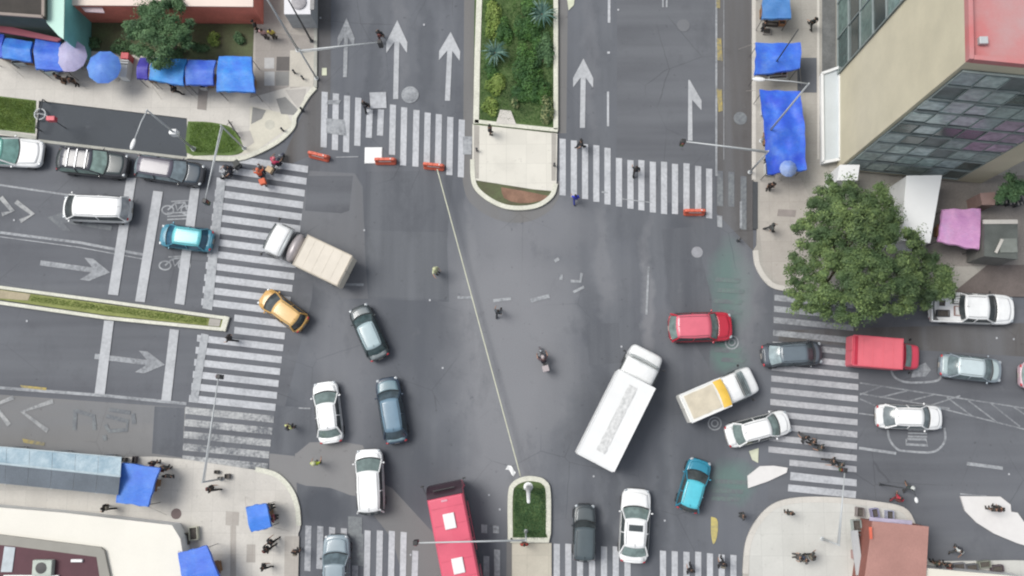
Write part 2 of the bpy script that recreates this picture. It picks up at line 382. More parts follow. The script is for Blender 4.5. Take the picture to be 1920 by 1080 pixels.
quads('stop_line', [[(237, 330), (255, 332), (247, 385), (250, 385)] if False else [(238, 334), (256, 334), (222, 554), (203, 552)],
                    [(288, 358), (306, 360), (272, 567), (254, 565)], [(358, 352), (375, 352), (346, 572), (328, 569)],
                    [(196, 601), (214, 602), (197, 740), (178, 738)], [(319, 617), (336, 619), (321, 752), (303, 751)]], paint('stop_paint', P(206, 209, 213), .35), .055)
# eastern crossing
eq = []
for i, yr in enumerate([573, 594, 615, 640, 662, 684, 705, 726, 748, 770, 792, 815, 837, 859, 880]):
    xr = 1612-(yr-573)*.02; xl = 1452-(yr-573)*.04; sl = .1
    if i < 3: xr = 1600
    if i == 14: xl = 1480
    eq.append([(xl, yr-sl*(xr-xl)-5.6), (xr, yr-5.6), (xr, yr+5.6), (xl, yr-sl*(xr-xl)+5.6)])
quads('crosswalk', eq[:5], m_paintw); quads('crosswalk', eq[5:], paint('east_crossing', P(205, 206, 210), .55))
quads('crosswalk', [[(1482, 885), (1606, 899), (1606, 912), (1481, 900)], [(1478, 908), (1605, 921), (1604, 934), (1477, 921)]], m_paint)
def arrow(tip, tail, m, wpx=44, hl=.42, shaft=10, left=True, right=True, name='road_arrow'):
    T = Vector(G2(*tip)); B = Vector(G2(*tail)); d = (T-B); L = d.length; d.normalize(); n = Vector((-d.y, d.x)); w = wpx/26/2; s = shaft/26/2; h = L*hl
    mb = MB()
    pts = [B-n*s, T-d*h*.55-n*s]
    if right: pts += [T-d*h-n*w, T-d*h*.62-n*w*.95, T]
    else: pts += [T-n*s]
    R = [T, T-d*h*.7+n*-w, T-d*h+n*-w, T-d*h*.62-n*s] 
    out = [B+n*s, B-n*s]
    if right: out += [T-d*h*.66-n*s, T-d*h-n*w*.98, T-d*h*.68-n*w, T]
    else: out += [T-n*s*.6, T]
    if left: out += [T-d*h*.68+n*w, T-d*h+n*w*.98, T-d*h*.66+n*s]
    else: out += [T+n*s*.6]
    mb.sheet([(p.x, p.y) for p in out], .031+eps())
    return struct(mb.build(name, m))
m_par = paint('arrow_paint', P(205, 208, 212), .4)
arrow((745, 38), (742, 186), m_par, 42); arrow((845, 60), (839, 189), m_par, 42); arrow((650, 34), (647, 145), m_paintw, 34, .5, 8)
arrow((1094, 110), (1092, 240), m_par, 40); arrow((1293, 150), (1294, 264), m_par, 46, .5, 9, left=False)
arrow((207, 511), (76, 493), m_paintw, 44, .4); arrow((310, 684), (178, 668), m_paintw, 42, .4)
arrow((90, 408), (210, 428), m_paintf, 40, .4); arrow((1120, -10), (1120, -120), m_paintw)
ml = MB()
for pts, w in [([(1142, -60), (1142, 43)], .2), ([(1140, 172), (1140, 237)], .16), ([(1141, 97), (1141, 101)], .2)]: line(ml, pts, w)
struct(ml.build('lane_line', m_paint))
ml = MB()
for pts, w in [([(1343, 0), (1343, 330)], .16), ([(1357, 0), (1357, 300)], .05), ([(0, 347), (130, 366)], .15), ([(0, 436), (150, 455), (270, 478)], .2), ([(0, 444), (150, 464), (270, 486)], .08),
               ([(-200, 700), (0, 727), (200, 742), (350, 757)], .22), ([(1610, 775), (1650, 780)], .1), ([(1610, 840), (1680, 850)], .2), ([(1812, 869), (1880, 878)], .24), ([(1800, 926), (1850, 930)], .1),
               ([(858, 558), (885, 558)], .2), ([(925, 564), (958, 560)], .22), ([(995, 564), (1030, 555)], .3), ([(1070, 527), (1088, 528), (1091, 512)], .22), ([(1075, 548), (1095, 538)], .2), ([(1040, 490), (1048, 485)], .25),
               ([(1212, 590), (1214, 545), (1216, 500)], .16), ([(1052, 515), (1052, 525)], .25), ([(620, 533), (682, 534)], .2), ([(1128, 360), (1140, 362)], .12), ([(1165, 373), (1222, 380)], .07), ([(630, 295), (672, 294)], .07),
               ([(1243, -60), (1243, 14)], .14), ([(1250, -60), (1250, 14)], .14), ([(1165, 795), (1190, 798)], .1), ([(560, 765), (582, 766)], .1)]: line(ml, pts, w)
struct(ml.build('faded_line', m_paintw))
ml = MB()  # diverging lane hatching east
for a, b in [((1612, 718), (1925, 766)), ((1612, 738), (1780, 766)), ((1765, 766), (1925, 806)), ((1612, 748), (1640, 760)), ((1650, 725), (1612, 740)), ((1700, 733), (1650, 745)), ((1750, 740), (1700, 753)), ((1775, 745), (1822, 780)), ((1815, 751), (1868, 791)), ((1858, 757), (1912, 800)), ((1900, 763), (1940, 790)), ((1800, 742), (1745, 760))]:
    line(ml, [a, b], .11)
struct(ml.build('lane_hatching', paint('hatch_paint', P(170, 174, 178), 1.1)))
ml = MB()
line(ml, curve([(1664, 806), (1668, 825), (1682, 842), (1700, 846), (1745, 848), (1764, 838), (1772, 822), (1770, 802)]), .16)
line(ml, curve([(1670, 690), (1676, 706), (1696, 716), (1730, 717), (1758, 713), (1766, 700)]), .16)
for y in (812, 818): line(ml, [(1702, y), (1738, y+1)], .13)
line(ml, [(1700, 823), (1736, 824), (1739, 835), (1698, 833), (1700, 823)], .18); line(ml, [(1702, 806), (1740, 807)], .12)
struct(ml.build('lane_symbol', m_paintw))
quads('lane_symbol', [[(1712, 690), (1735, 680), (1745, 694), (1735, 706), (1708, 708)]], m_paintw)
ml = MB()
for ch in ([(100, 752), (42, 772), (90, 808)], [(26, 745), (-10, 760), (18, 797)], [(30, 378), (62, 402), (38, 415)], [(2, 370), (24, 396), (4, 402)]): line(ml, ch, .34)
struct(ml.build('chevron', paint('chevron_paint', P(190, 192, 192), .9)))
ml = MB()  # worn lettering of the bus lane, not legible any more
for pts in ([(142, 768), (140, 806)], [(142, 770), (176, 780), (178, 806)], [(205, 768), (245, 774)], [(200, 780), (240, 790), (238, 806), (205, 808), (198, 796)], [(250, 775), (252, 795)], [(196, 816), (198, 826)]): line(ml, pts, .3)
struct(ml.build('lane_lettering', m_paintf))
def bike(cx, cy):
    for dx in (-20, 16):
        line(ml, curve([(cx+dx+11*math.cos(a), cy+6+8*math.sin(a)) for a in [k*PI/5 for k in range(11)]], 2), .12)
    line(ml, [(cx-20, cy+6), (cx-6, cy-7), (cx+12, cy-8), (cx+16, cy+6)], .14); line(ml, [(cx-6, cy-7), (cx-2, cy+7), (cx+12, cy-8)], .12); line(ml, [(cx-14, cy-10), (cx+22, cy-12)], .1)
ml = MB(); bike(330, 492); bike(335, 388); 
for y in (400, 406, 412): line(ml, [(314, y), (352, y-2)], .12)
for c in ((1372, 642), (1340, 794)):
    for r in (12, 6): line(ml, [(c[0]+r*math.cos(k*PI/8), c[1]+r*math.sin(k*PI/8)) for k in range(17)], .1)
struct(ml.build('bicycle_symbol', m_paintw))
quads('yellow_marking', [[(1344, 72), (1352, 72), (1355, 115), (1345, 113)], [(1343, 166), (1353, 168), (1355, 208), (1347, 210)], [(1343, -30), (1350, -30), (1350, 16), (1343, 15)], [(38, 722), (88, 727), (87, 732), (42, 727)]], m_yelw)
quads('yellow_marking', [curve([(1333, 969), (1344, 973), (1346, 990), (1343, 1010), (1337, 1020), (1333, 1000), (1333, 969)], 3)], m_yel)
quads('yellow_marking', [[(42, 822), (85, 830), (83, 836), (45, 830)]], m_yelw)
def disc(name, px, py, r, m, z): 
    c = G(px, py); mb = MB(); mb.prism([(c.x+r*math.cos(k*PI/12), c.y+r*math.sin(k*PI/12)) for k in range(24)], z-.02, z); return struct(mb.build(name, m))
disc('manhole_cover', 769, 178, .66, m_paintw, .053); disc('manhole_cover', 1307, 473, .42, mat('cover_pale', P(158, 160, 166), .7), .034)
disc('manhole_cover', 1281, 48, .5, m_roadL, .034); disc('manhole_cover', 1388, 222, .5, m_paintf, .034)
quads('road_marking', [[(1062, -10), (1078, -10), (1076, 10), (1066, 20)], [(604, 128), (613, 128), (613, 142), (604, 142)], [(1018, 1040), (1022, 1040), (1022, 1060), (1018, 1060)], [(1404, 846), (1422, 840), (1421, 868), (1410, 862)]], mat('pale_yellow_paint', P(222, 226, 200), .8), .053)
quads('road_marking', [[(x-1.6, y-1.6), (x+1.6, y-1.8), (x+1.8, y+1.6), (x-1.4, y+1.8)] for x, y in [(795, 47), (1159, 19), (683, 432), (806, 563), (917, 928), (937, 955), (1113, 893), (51, 602), (27, 413), (1891, 889), (1868, 634), (1900, 636), (601, 34), (770, 1040), (640, 520), (1246, 976), (1165, 650), (830, 690), (700, 870)]], m_paint, .05)
# painted square (advance box)
quads('road_marking', [[(693, 174), (724, 173), (725, 203), (695, 204)]], m_paint, .054)
# ------------------------------------------------------------------ pavements
ZW = .15
NWp = [(-400, 110), (-400, 230), (-60, 243), (70, 258), (75, 262), (75, 190), (352, 223), (352, 292)] 
nw = [(-400, -400), (594, -400), (592, 165)] + curve([(592, 165), (577, 182), (561, 208), (553, 222), (549, 240), (522, 266), (480, 288), (440, 299), (352, 294)]) + [(352, 223), (75, 190), (70, 262), (-60, 248), (-400, 215)]
poly('sidewalk', nw, ZW, m_walk, -.05)
kerb(curve([(592, 165), (577, 182), (561, 208), (553, 222), (549, 240), (522, 266), (480, 288), (440, 299), (352, 294)]), .35, ZW+.03, m_kerb)
kerb([(594, -200), (592, 165)], .25, ZW+.03, m_kerbg); kerb([(-300, 222), (0, 248), (70, 260)], .3, ZW+.03, m_kerbg)
poly('layby', [(74, 190), (352, 223), (352, 296), (74, 264)], .012, m_lay)
kerb([(72, 264), (352, 297)], .22, .05, m_kerbg)
poly('sidewalk_paving', [(475, -300), (592, -300), (590, 160), (545, 168), (545, 100), (475, 185)], ZW+.006, m_walk2)
poly('sidewalk_paving', [(480, 60), (592, 70), (590, 162), (545, 164), (470, 185), (480, 130)], ZW+.010, mat('paving_taupe', P(178, 172, 166), .85, .1, .6, fine=.2))
poly('sidewalk_paving', [(545, 96), (590, 96), (588, 164), (543, 164)], ZW+.014, mat('paving_cream', P(215, 210, 198), .85, .08, .6, fine=.2))
for q, c in [([(520, 108), (544, 108), (544, 134), (519, 134)], (108, 104, 102)), ([(518, 136), (543, 136), (543, 162), (518, 162)], (150, 150, 148)), ([(497, 110), (515, 110), (515, 130), (497, 130)], (205, 205, 205)), ([(497, 136), (516, 136), (516, 162), (497, 162)], (210, 212, 212)),
             ([(519, 187), (536, 183), (560, 207), (552, 217), (528, 215)], (150, 145, 142)), ([(475, 202), (500, 208), (492, 224), (472, 234)], (150, 145, 142)), ([(536, 170), (575, 168), (570, 190), (560, 205), (545, 185)], (196, 192, 186)),
             ([(374, 166), (392, 166), (388, 208), (371, 206)], (165, 158, 152)), ([(440, 250), (470, 246), (478, 268), (462, 280), (448, 270)], (196, 194, 190)), ([(470, 200), (540, 215), (550, 235), (480, 285), (455, 290), (470, 240)], (226, 222, 206))]:
    poly('paving_slab', q, ZW+.018 if c[0] < 226 else ZW+.006, mat('paving_%d' % c[0], P(*c), .85, .08, 1, fine=.15), ZW-.01)
disc('utility_cover', 507, 235, .38, mat('cover_cream', P(205, 203, 190), .8), ZW+.03)
poly('lawn', [(-400, 110), (-30, 178), (70, 190), (68, 252), (-60, 238), (-400, 200)], ZW+.03, m_grass, 0)
poly('lawn', curve([(354, 229), (400, 231), (440, 243), (455, 270), (458, 284), (440, 292), (400, 292), (352, 288), (354, 229)], 3), ZW+.03, m_grass, 0)
poly('garden', [(150, 35), (478, 35), (475, 118), (330, 112), (150, 95)], ZW+.02, m_soil, 0)
# far north pavement strip above the stalls
poly('garden', [(-400, -400), (470, -400), (470, 40), (-400, 60)], ZW+.012, m_soil)
# NE
ne = [(2300, -400), (1412, -400), (1412, 340), (1420, 345), (1418, 460)] + curve([(1412, 470), (1418, 500), (1436, 528), (1462, 540)]) + [(1530, 546), (1640, 560), (1740, 548), (2300, 550)]
poly('sidewalk', ne, ZW, m_walkN, -.05)
kerb([(1413, -200), (1413, 338)], .28, ZW+.03, m_walk); kerb(curve([(1416, 470), (1420, 498), (1437, 526), (1462, 540), (1530, 546)]), .38, ZW+.03, m_walk)
poly('sidewalk_paving', [(1424, 342), (1500, 335), (1530, 400), (1530, 540), (1462, 534), (1430, 500), (1424, 440)], ZW+.006, m_walk2)
poly('drain', [(1411, 342), (1420, 342), (1420, 430), (1411, 430)], ZW+.01, m_steelD, -.02)
poly('paving_slab', [(1494, 110), (1530, 110), (1530, 175), (1494, 175)], ZW+.01, m_roadD, ZW-.01)
poly('paving_slab', [(1458, 393), (1492, 395), (1490, 408), (1456, 406)], ZW+.01, mat('paving_dark', P(160, 152, 148), .85), ZW-.01)
poly('dirt_ground', [(1690, 330), (2300, 330), (2300, 500), (1690, 500)], ZW+.012, mat('lot_concrete', P(160, 154, 148), .9, .15, .5, fine=.35), ZW-.01)
poly('dirt_ground', [(1790, 545), (1850, 497), (2300, 500), (2300, 560), (1790, 556)], ZW+.02, mat('brown_ground', P(122, 112, 108), .9, .2, .5, fine=.35), -.02)
# SE
se = [(1399, 1300), (1397, 1080)] + curve([(1397, 1060), (1402, 1020), (1420, 980), (1450, 950), (1492, 938), (1560, 937), (1640, 945), (1690, 955), (1708, 978), (1716, 1010)]) + [(1740, 1052), (1900, 1050), (2300, 1060), (2300, 1300)]
poly('sidewalk', se, ZW, mat('sidewalk_corner', P(222, 222, 216), .85, .05, .5, fine=.1), -.05)
kerb(curve([(1397, 1075), (1402, 1020), (1420, 980), (1450, 950), (1492, 938), (1560, 937), (1640, 945), (1690, 955), (1708, 978), (1716, 1010)]), .4, ZW+.03, m_walk)
disc('utility_cover', 1471, 1027, .5, mat('cover_grey', P(190, 192, 188), .8), ZW+.01)
quads('paving_slab', [[(1392, 1048), (1404, 1050), (1403, 1090), (1391, 1090)]], m_walk2, ZW+.006)
# painted islands in the road
def island(pts, m=m_white): return struct(poly('traffic_island', pts, .14, m, -.02))
island([(1476, 877), (1450, 873), (1424, 874), (1401, 892), (1402, 915), (1440, 902), (1474, 886)], mat('island_white', P(240, 238, 236), .7, .03))
island([(1799, 930), (1874, 931), (1893, 946), (1894, 959), (1906, 961), (1930, 995), (1960, 1034), (1905, 1018), (1862, 1000), (1830, 980), (1808, 958)], MC['island_white'])
# SW
sw = [(-400, 830), (0, 862), (290, 856), (340, 860)] + curve([(500, 884), (525, 895), (546, 918), (560, 950), (564, 985), (560, 1000)]) + [(558, 1300), (-400, 1300)]
poly('sidewalk', sw, ZW, m_walk, -.05)
kerb(curve([(480, 880), (500, 884), (523, 893), (546, 918), (558, 950), (561, 985)]), .35, ZW+.03, m_kerb)
quads('paving_slab', [[(535, 1005), (562, 1005), (560, 1080), (534, 1085)], [(425, 958), (450, 960), (449, 985), (444, 985), (444, 1085), (433, 1085), (433, 985), (424, 984)], [(464, 1020), (480, 1020), (480, 1054), (463, 1054)]], m_walk2, ZW+.006)
disc('utility_cover', 332, 963, .38, mat('cover_brown', P(120, 104, 102), .8), ZW+.02)
# ------------------------------------------------------------------ medians
kerbN = [(893, -200), (896, 0), (892, 120), (888, 235)]
poly('median', [(893, -300), (1047, -300), (1044, 250), (888, 235)], .2, m_grassd, -.02)
kerb([(899, -300), (899, 0), (895, 120), (893, 234)], .44, .28, m_kerb); kerb([(1042, -300), (1042, 245)], .36, .28, m_kerb)
kerb([(890, 229), (940, 235), (1046, 246)], .3, .28, m_kerb)
poly('median_slab', [(886, 234), (1045, 252), (1043, 360), (1000, 356), (886, 338)], .17, m_plate, -.02)
quads('paving_slab', [[(938, 208), (958, 210), (968, 236), (930, 234)]], m_walk, .29)
quads('paving_slab', [[(889, 236), (899, 238), (898, 336), (888, 335)], [(1034, 250), (1043, 251), (1042, 340), (1034, 340)]], m_walkN, .176)
poly('planter_soil', curve([(886, 338), (905, 362), (940, 384), (975, 386), (1010, 380), (1040, 360), (1000, 352), (886, 338)], 3), .12, m_soil, -.02)
quads('planter_soil', [curve([(940, 352), (1028, 368), (1012, 378), (975, 382), (945, 372), (940, 352)], 2)], m_soilr, .13)
kerb(curve([(886, 300), (889, 344), (908, 368), (940, 386), (972, 391), (1008, 386), (1034, 368), (1042, 345)]), .34, .22, m_kerb)
isl = curve([(957, 1012), (957, 930), (964, 908), (984, 898), (1004, 898), (1020, 904), (1028, 925), (1028, 1012)])
poly('median', isl, .2, m_grassd, -.02)
kerb(isl + [(957, 1012)], .36, .28, m_kerb)
poly('median_slab', [(960, 1018), (1034, 1018), (1034, 1300), (960, 1300)], .1, mat('slab_beige', P(214, 208, 192), .85, .07, .6, fine=.15), -.02)
quads('median_slab', [[(950, 1016), (962, 1016), (962, 1200), (948, 1200)]], m_conc_road, .02)
wm = [(-400, 480), (0, 543), (210, 572), (421, 601), (417, 614), (205, 592), (0, 562), (-400, 505)]
poly('median', wm, .16, m_grassy, -.02)
kerb([(-400, 478), (0, 539), (210, 567), (424, 597)], .24, .25, m_kerb); kerb([(-400, 512), (0, 568), (205, 597), (418, 618)], .26, .25, m_kerb); kerb([(427, 594), (419, 621)], .42, .26, m_kerb)
quads('paving_slab', [[(395, 597), (416, 600), (413, 613), (392, 611)]], m_walkN, .2)
quads('planter_soil', [[(-200, 512), (0, 544), (60, 552), (55, 564), (0, 560), (-200, 530)]], mat('dry_soil', P(190, 178, 150), .9, .15, .8, fine=.3), .19)

# ------------------------------------------------------------------ vehicles
def wheel(parent, x, y, r=.32, w=.22):
    mb = MB(); n = 20
    prof = [(r*.62, -w/2), (r*.93, -w/2), (r, -w*.32), (r, w*.32), (r*.93, w/2), (r*.62, w/2)]
    mb.loft([[(x+pr*math.cos(2*PI*k/n), y+py, r+pr*math.sin(2*PI*k/n)) for k in range(n)] for pr, py in prof], caps=False)
    t = mb.build('wheel', m_rub, parent, smooth=True)
    s = 1 if y > 0 else -1
    mb = MB(); mb.loft([[(x+pr*math.cos(2*PI*k/n), y+s*py, r+pr*math.sin(2*PI*k/n)) for k in range(n)] for pr, py in [(r*.64, w*.3), (r*.62, w*.46), (r*.5, w*.36), (r*.15, w*.42)]])
    mb.build('rim', m_rim, t)
def carpaint(name, rgb, rough=.35, metal=0., coat=.5, k=1.0):
    return mat('paint_'+name, P(*rgb, k=k), rough, .07, 1.6, metal=metal, coat=coat, fine=.06)
ST = {  # fractions from front: windshield base, roof front, roof rear, rear glass base; height, belt, hood, trunk heights, top width ratio
 'sedan': (.26, .40, .74, .88, 1.45, .93, .88, .95, .74), 'hatch': (.22, .37, .86, .965, 1.5, .95, .9, .95, .76),
 'suv': (.24, .36, .90, .975, 1.72, 1.08, 1.05, 1.08, .80), 'pickup': (.24, .33, .56, .60, 1.72, 1.05, 1.03, .62, .80), 'boxy': (.33, .40, .93, .985, 1.85, 1.12, 1.08, 1.12, .88)}
def shape(L, W, z_hood, z_belt, z_trunk, a, d, blunt=0):
    def zt(u):  # u 0 front .. 1 rear
        if u < a: return lerp(z_hood-.14, z_belt, (u/a)**.55)
        if u > d: return lerp(z_belt, z_trunk-.06, (u-d)/(1-d))
        return z_belt
    def hw(u):
        e = min(u, 1-u)
        q = 1-min(e, .13)/.13
        f = .52+.48*math.sqrt(max(0, 1-q**2.6)) - .05*max(0, 1-e/.3)**2
        return W/2*f
    return zt, hw
def vehicle(front, rear, wpx, paintm, style, label, cat='car', h=.6, name=None, roofm=None, glass=None, fr=None, group=None, sunroof=None, rails=False, bars=None, rearglass=None, z=0, hood_sheen=None):  # optional lighter hood and trunk colour paints in sky reflection
    A = G(front[0], front[1], h); B = G(rear[0], rear[1], h); L = (A-B).length; W = wpx/26.0
    c = (A+B)/2; yaw = math.atan2(A.y-B.y, A.x-B.x)
    a, b, cc, d, H, zb, zh, ztr, tw = ST[style]
    if fr: a, b, cc, d = fr
    t = thing(name or ('parked_car' if False else {'sedan': 'sedan', 'hatch': 'hatchback', 'suv': 'suv', 'pickup': 'pickup_truck', 'boxy': 'off_road_car'}[style]), label, cat, (c.x, c.y, z), yaw, group)
    X = lambda u: L/2-u*L
    zt, hw = shape(L, W, zh, zb, ztr, a, d)
    us = [0, .008, .022, .045, .08, .13, .19, a, .35, .5, .65, .78, .87, .92, .955, .978, .992, 1]
    rings = []
    for u in sorted(us):
        w = hw(u); zz = zt(u); lo = .24+.14*max(0, 1-min(u, 1-u)/.03)
        rings.append([(X(u), s*y, z_) for s, y, z_ in [(1, 0, lo), (1, w*.8, lo), (1, w*.98, lo+.12), (1, w, zz*.6), (1, w*.985, zz-.14), (1, w*.9, zz-.03), (1, w*.5, zz+.015), (1, 0, zz+.03), (-1, w*.5, zz+.015), (-1, w*.9, zz-.03), (-1, w*.985, zz-.14), (-1, w, zz*.6), (-1, w*.98, lo+.12), (-1, w*.8, lo)]])
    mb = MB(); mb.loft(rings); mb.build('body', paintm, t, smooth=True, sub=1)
    ztop = lambda u, y: zt(u)+.028*(1-(y/(W/2))**2)
    # hood panel
    if a > .12:
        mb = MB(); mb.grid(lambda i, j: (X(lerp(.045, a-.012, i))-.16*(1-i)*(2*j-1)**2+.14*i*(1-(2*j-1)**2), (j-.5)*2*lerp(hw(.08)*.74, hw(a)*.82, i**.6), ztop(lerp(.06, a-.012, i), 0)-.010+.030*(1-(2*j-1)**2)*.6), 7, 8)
        mb.build('hood', hood_sheen or paintm, t, smooth=True, solid=.03)
        mb = MB(); mb.tube([(X(a)+.02+.16*(1-q*q), q*hw(a)*.84, zb+.03) for q in (-1, -.75, -.5, -.25, 0, .25, .5, .75, 1)], .045, 5); mb.build('wiper_cowl', m_black, t)
    if style == 'sedan':
        mb = MB(); mb.grid(lambda i, j: (X(lerp(d+.02, .97, i)), (j-.5)*2*hw(.9)*.74, ztop(lerp(d+.02, .97, i), 0)-.004+.012*(1-(2*j-1)**2)), 4, 5)
        mb.build('trunk_lid', hood_sheen or paintm, t, smooth=True, solid=.03)
    wb = W/2*.93; wt = W/2*tw
    gm = glass or m_glass
    # windshield
    def pane(u0, u1, z0, z1, w0, w1, bulge):
        return lambda i, j: (X(lerp(u0, u1, i))+bulge*(1-.45*i)*(1-(2*j-1)**2), (2*j-1)*lerp(w0, w1, i), lerp(z0, z1, i)+.03*math.sin(PI*i)+.03*(1-(2*j-1)**2)*i)
    mb = MB(); mb.grid(pane(a, b, zb+.01, H-.05, wb*.93, wt*.93, .20), 5, 8); mb.build('windshield', gm, t, smooth=True)
    mb = MB(); mb.grid(pane(d, cc, zb+.01, H-.06, wb*.86, wt*.86, -.16), 5, 8); mb.build('rear_window', rearglass or gm, t, smooth=True)
    for s in (1, -1):
        mb = MB()
        q = [(X(a+.03), s*(wb+.0), zb), (X(d-.02), s*wb, zb), (X(cc+.005), s*(wt*.92), H-.09), (X(b+.01), s*(wt+.005), H-.09)]
        mb.add(q, [(0, 1, 2, 3)]); mb.build('side_window', glass or m_glassd, t)
        um = (b+cc)/2
        for (ua, ub, wd, kk) in ((a+.005, b, .045, .97), (um, um, .04, 1), (d-.005, cc, .06, .92)):
            mb = MB(); mb.tube([(X(ua), s*(wb+.004), zb-.02), (X(ub), s*(wt*kk+.008), H-.06)], wd, 6)
            mb.build('pillar', paintm, t)
        mb = MB(); mb.box((X(a+.05), s*(W/2+.07), zb+.05), (.12, .17, .11), tap=.8); mb.build('mirror', paintm if style != 'pickup' else m_black, t, bevel=.03)
        mb = MB(); w_ = hw(.03); mb.sphere((X(.035), s*hw(.05)*.80, zt(.05)-.07), (.13, .13, .035)); mb.build('headlight', m_head, t, smooth=True)
        mb = MB(); w_ = hw(.97); mb.sphere((X(.975), s*w_*.86, zt(.97)-.12), (.08, .14, .09)); mb.build('taillight', m_tail, t, smooth=True)
        mb = MB(); mb.tube([(X(a+.04), s*(W/2-.02), zb-.08), (X(.9), s*(W/2-.02), zb-.06)], .012, 5); mb.build('door_trim', m_black, t)
    # roof
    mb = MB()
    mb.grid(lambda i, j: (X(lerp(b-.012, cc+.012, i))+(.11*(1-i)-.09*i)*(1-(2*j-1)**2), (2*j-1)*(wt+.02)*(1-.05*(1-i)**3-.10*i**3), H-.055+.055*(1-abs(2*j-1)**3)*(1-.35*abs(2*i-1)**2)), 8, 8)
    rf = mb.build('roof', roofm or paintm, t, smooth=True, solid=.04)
    mb = MB(); mb.tube([(X(cc-.03), 0, H-.02), (X(cc+.015), 0, H+.16)], .012, 5); mb.build('antenna', m_black, t)
    mb = MB()
    for s in (1, -1): mb.tube([(X(b+.015), s*wt*.80, H+.004), (X((b+cc)/2), s*wt*.82, H+.022), (X(cc-.015), s*wt*.80, H+.002)], .012, 4)
    mb.build('roof_gutter', m_steelD, rf)
    for s in (-1, .15):
        mb = MB(); mb.tube([(X(a+.01), s*wb*.75, zb+.06), (X(a+.045), s*wb*.75+.45, zb+.13)], .012, 4); mb.build('wiper', m_black, t)
    mb = MB(); mb.box((X(1)-.01, 0, .62), (.03, .36, .16)); mb.build('number_plate', m_walk2, t)
    if sunroof:
        mb = MB(); mb.box((X(lerp(b, cc, sunroof[0])), 0, H+.012), (L*sunroof[1], wt*1.25, .02)); mb.build('sunroof', m_glassd, t, bevel=.008)
    if rails:
        for s in (1, -1):
            mb = MB(); mb.tube([(X(b+.03), s*wt*.9, H+.02), (X(b+.06), s*wt*.9, H+.06), (X(cc-.06), s*wt*.9, H+.06), (X(cc-.03), s*wt*.9, H+.02)], .022, 6); mb.build('roof_rail', m_black, t)
    if bars:
        for u in bars:
            mb = MB(); mb.box((X(u), 0, H+.05), (.07, wt*1.8, .035)); mb.build('roof_bar', m_rim, t)
    mb = MB(); mb.box((X(.004), 0, .42), (.10, W*.5, .16)); mb.build('grille', m_black, t, bevel=.03)
    mb = MB(); mb.box((X(.994), 0, .42), (.06, W*.55, .12)); mb.build('bumper', m_black, t, bevel=.03)
    for x in (X(.18), X(.81)):
        for s in (1, -1): wheel(t, x, s*(W/2-.10))
    if style == 'pickup':
        u0 = .62
        for s in (1, -1):
            mb = MB(); mb.box((X((u0+.98)/2), s*(W/2*.93), .82), (L*(.98-u0), .10, .46)); mb.build('bed_side', paintm, t, bevel=.03)
        mb = MB(); mb.box((X(.985), 0, .82), (.09, W*.93, .44)); mb.build('tailgate', paintm, t, bevel=.03)
        mb = MB(); mb.box((X(u0), 0, .86), (.06, W*.88, .42)); mb.build('bed_wall', paintm, t)
        mb = MB(); mb.box((X((u0+.97)/2), 0, .66), (L*(.34), W*.84, .03)); mb.build('bed_floor', mat('bed_liner', P(120, 122, 124), .8), t)
    return t, X, L, W
WH = carpaint('white', (252, 254, 254), .3, k=1.1); BK = carpaint('black', (44, 46, 52), .22, coat=.9); SV = carpaint('silver', (160, 174, 184), .3, .2)
vehicle((82, 289), (-44, 282), 58, WH, 'sedan', 'white car with a mint green roof cut off by the left edge of the photo', roofm=carpaint('mint', (120, 190, 176)), glass=clearish('mint_glass', P(140, 186, 178)), fr=(.36, .56, .80, .92))
vehicle((242, 313), (111, 300), 52, BK, 'suv', 'black car with grey roof sheen and cross bars, middle of the row along the lay-by', roofm=carpaint('grey_roof_sheen', (84, 86, 96)), fr=(.30, .47, .86, .97), bars=(.52, .66, .78), rearglass=m_glassd, rails=True, glass=clearish('teal_glass_sheen', P(158, 184, 176)), hood_sheen=carpaint('grey_hood_sheen', (66, 78, 80)))  # lighter roof, hood and glass carry painted sky reflection on a black car
vehicle((383, 330), (256, 311), 48, BK, 'sedan', 'black car with mauve grey roof sheen, nearest the crossing in the row along the lay-by', roofm=carpaint('mauve_roof_sheen', (108, 104, 118)), fr=(.27, .44, .90, .97), glass=clearish('blue_glass_sheen', P(150, 166, 174)), hood_sheen=carpaint('blue_hood_sheen', (66, 80, 92)))  # mauve roof, bluish hood and pale glass paint in the reflected sky
vehicle((122, 390), (248, 395), 52, WH, 'suv', 'white long-roofed car over a worn arrow in the left arm of the junction', fr=(.08, .24, .90, .97), glass=m_glassd, rearglass=clearish('silvery_glass', P(196, 200, 204)))
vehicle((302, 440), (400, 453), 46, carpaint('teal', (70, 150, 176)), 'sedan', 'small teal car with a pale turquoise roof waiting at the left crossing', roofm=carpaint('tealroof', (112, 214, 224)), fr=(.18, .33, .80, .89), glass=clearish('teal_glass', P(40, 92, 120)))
vehicle((493, 554), (571, 611), 43, carpaint('orange', (226, 176, 92)), 'hatch', 'orange yellow taxi with red tail lights turning across the left crossing', 'taxi', name='taxi', fr=(.2, .40, .84, .93), glass=m_glassd, roofm=carpaint('taxiroof', (240, 196, 122)))
vehicle((671, 575), (714, 673), 44, carpaint('dkgreen', (44, 56, 60)), 'sedan', 'dark grey sedan with pale reflections on its roof in the middle of the left half', roofm=carpaint('pale_roof_sheen', (178, 200, 206)), hood_sheen=carpaint('pale_hood_sheen', (120, 130, 134)), fr=(.22, .38, .78, .88), glass=clearish('deep_glass', P(70, 92, 96)))  # pale roof, hood and trunk are sky reflection put into the colour
vehicle((609, 716), (622, 831), 49, WH, 'sedan', 'white sedan beside the dark blue sedan left of centre', fr=(.20, .38, .76, .88))
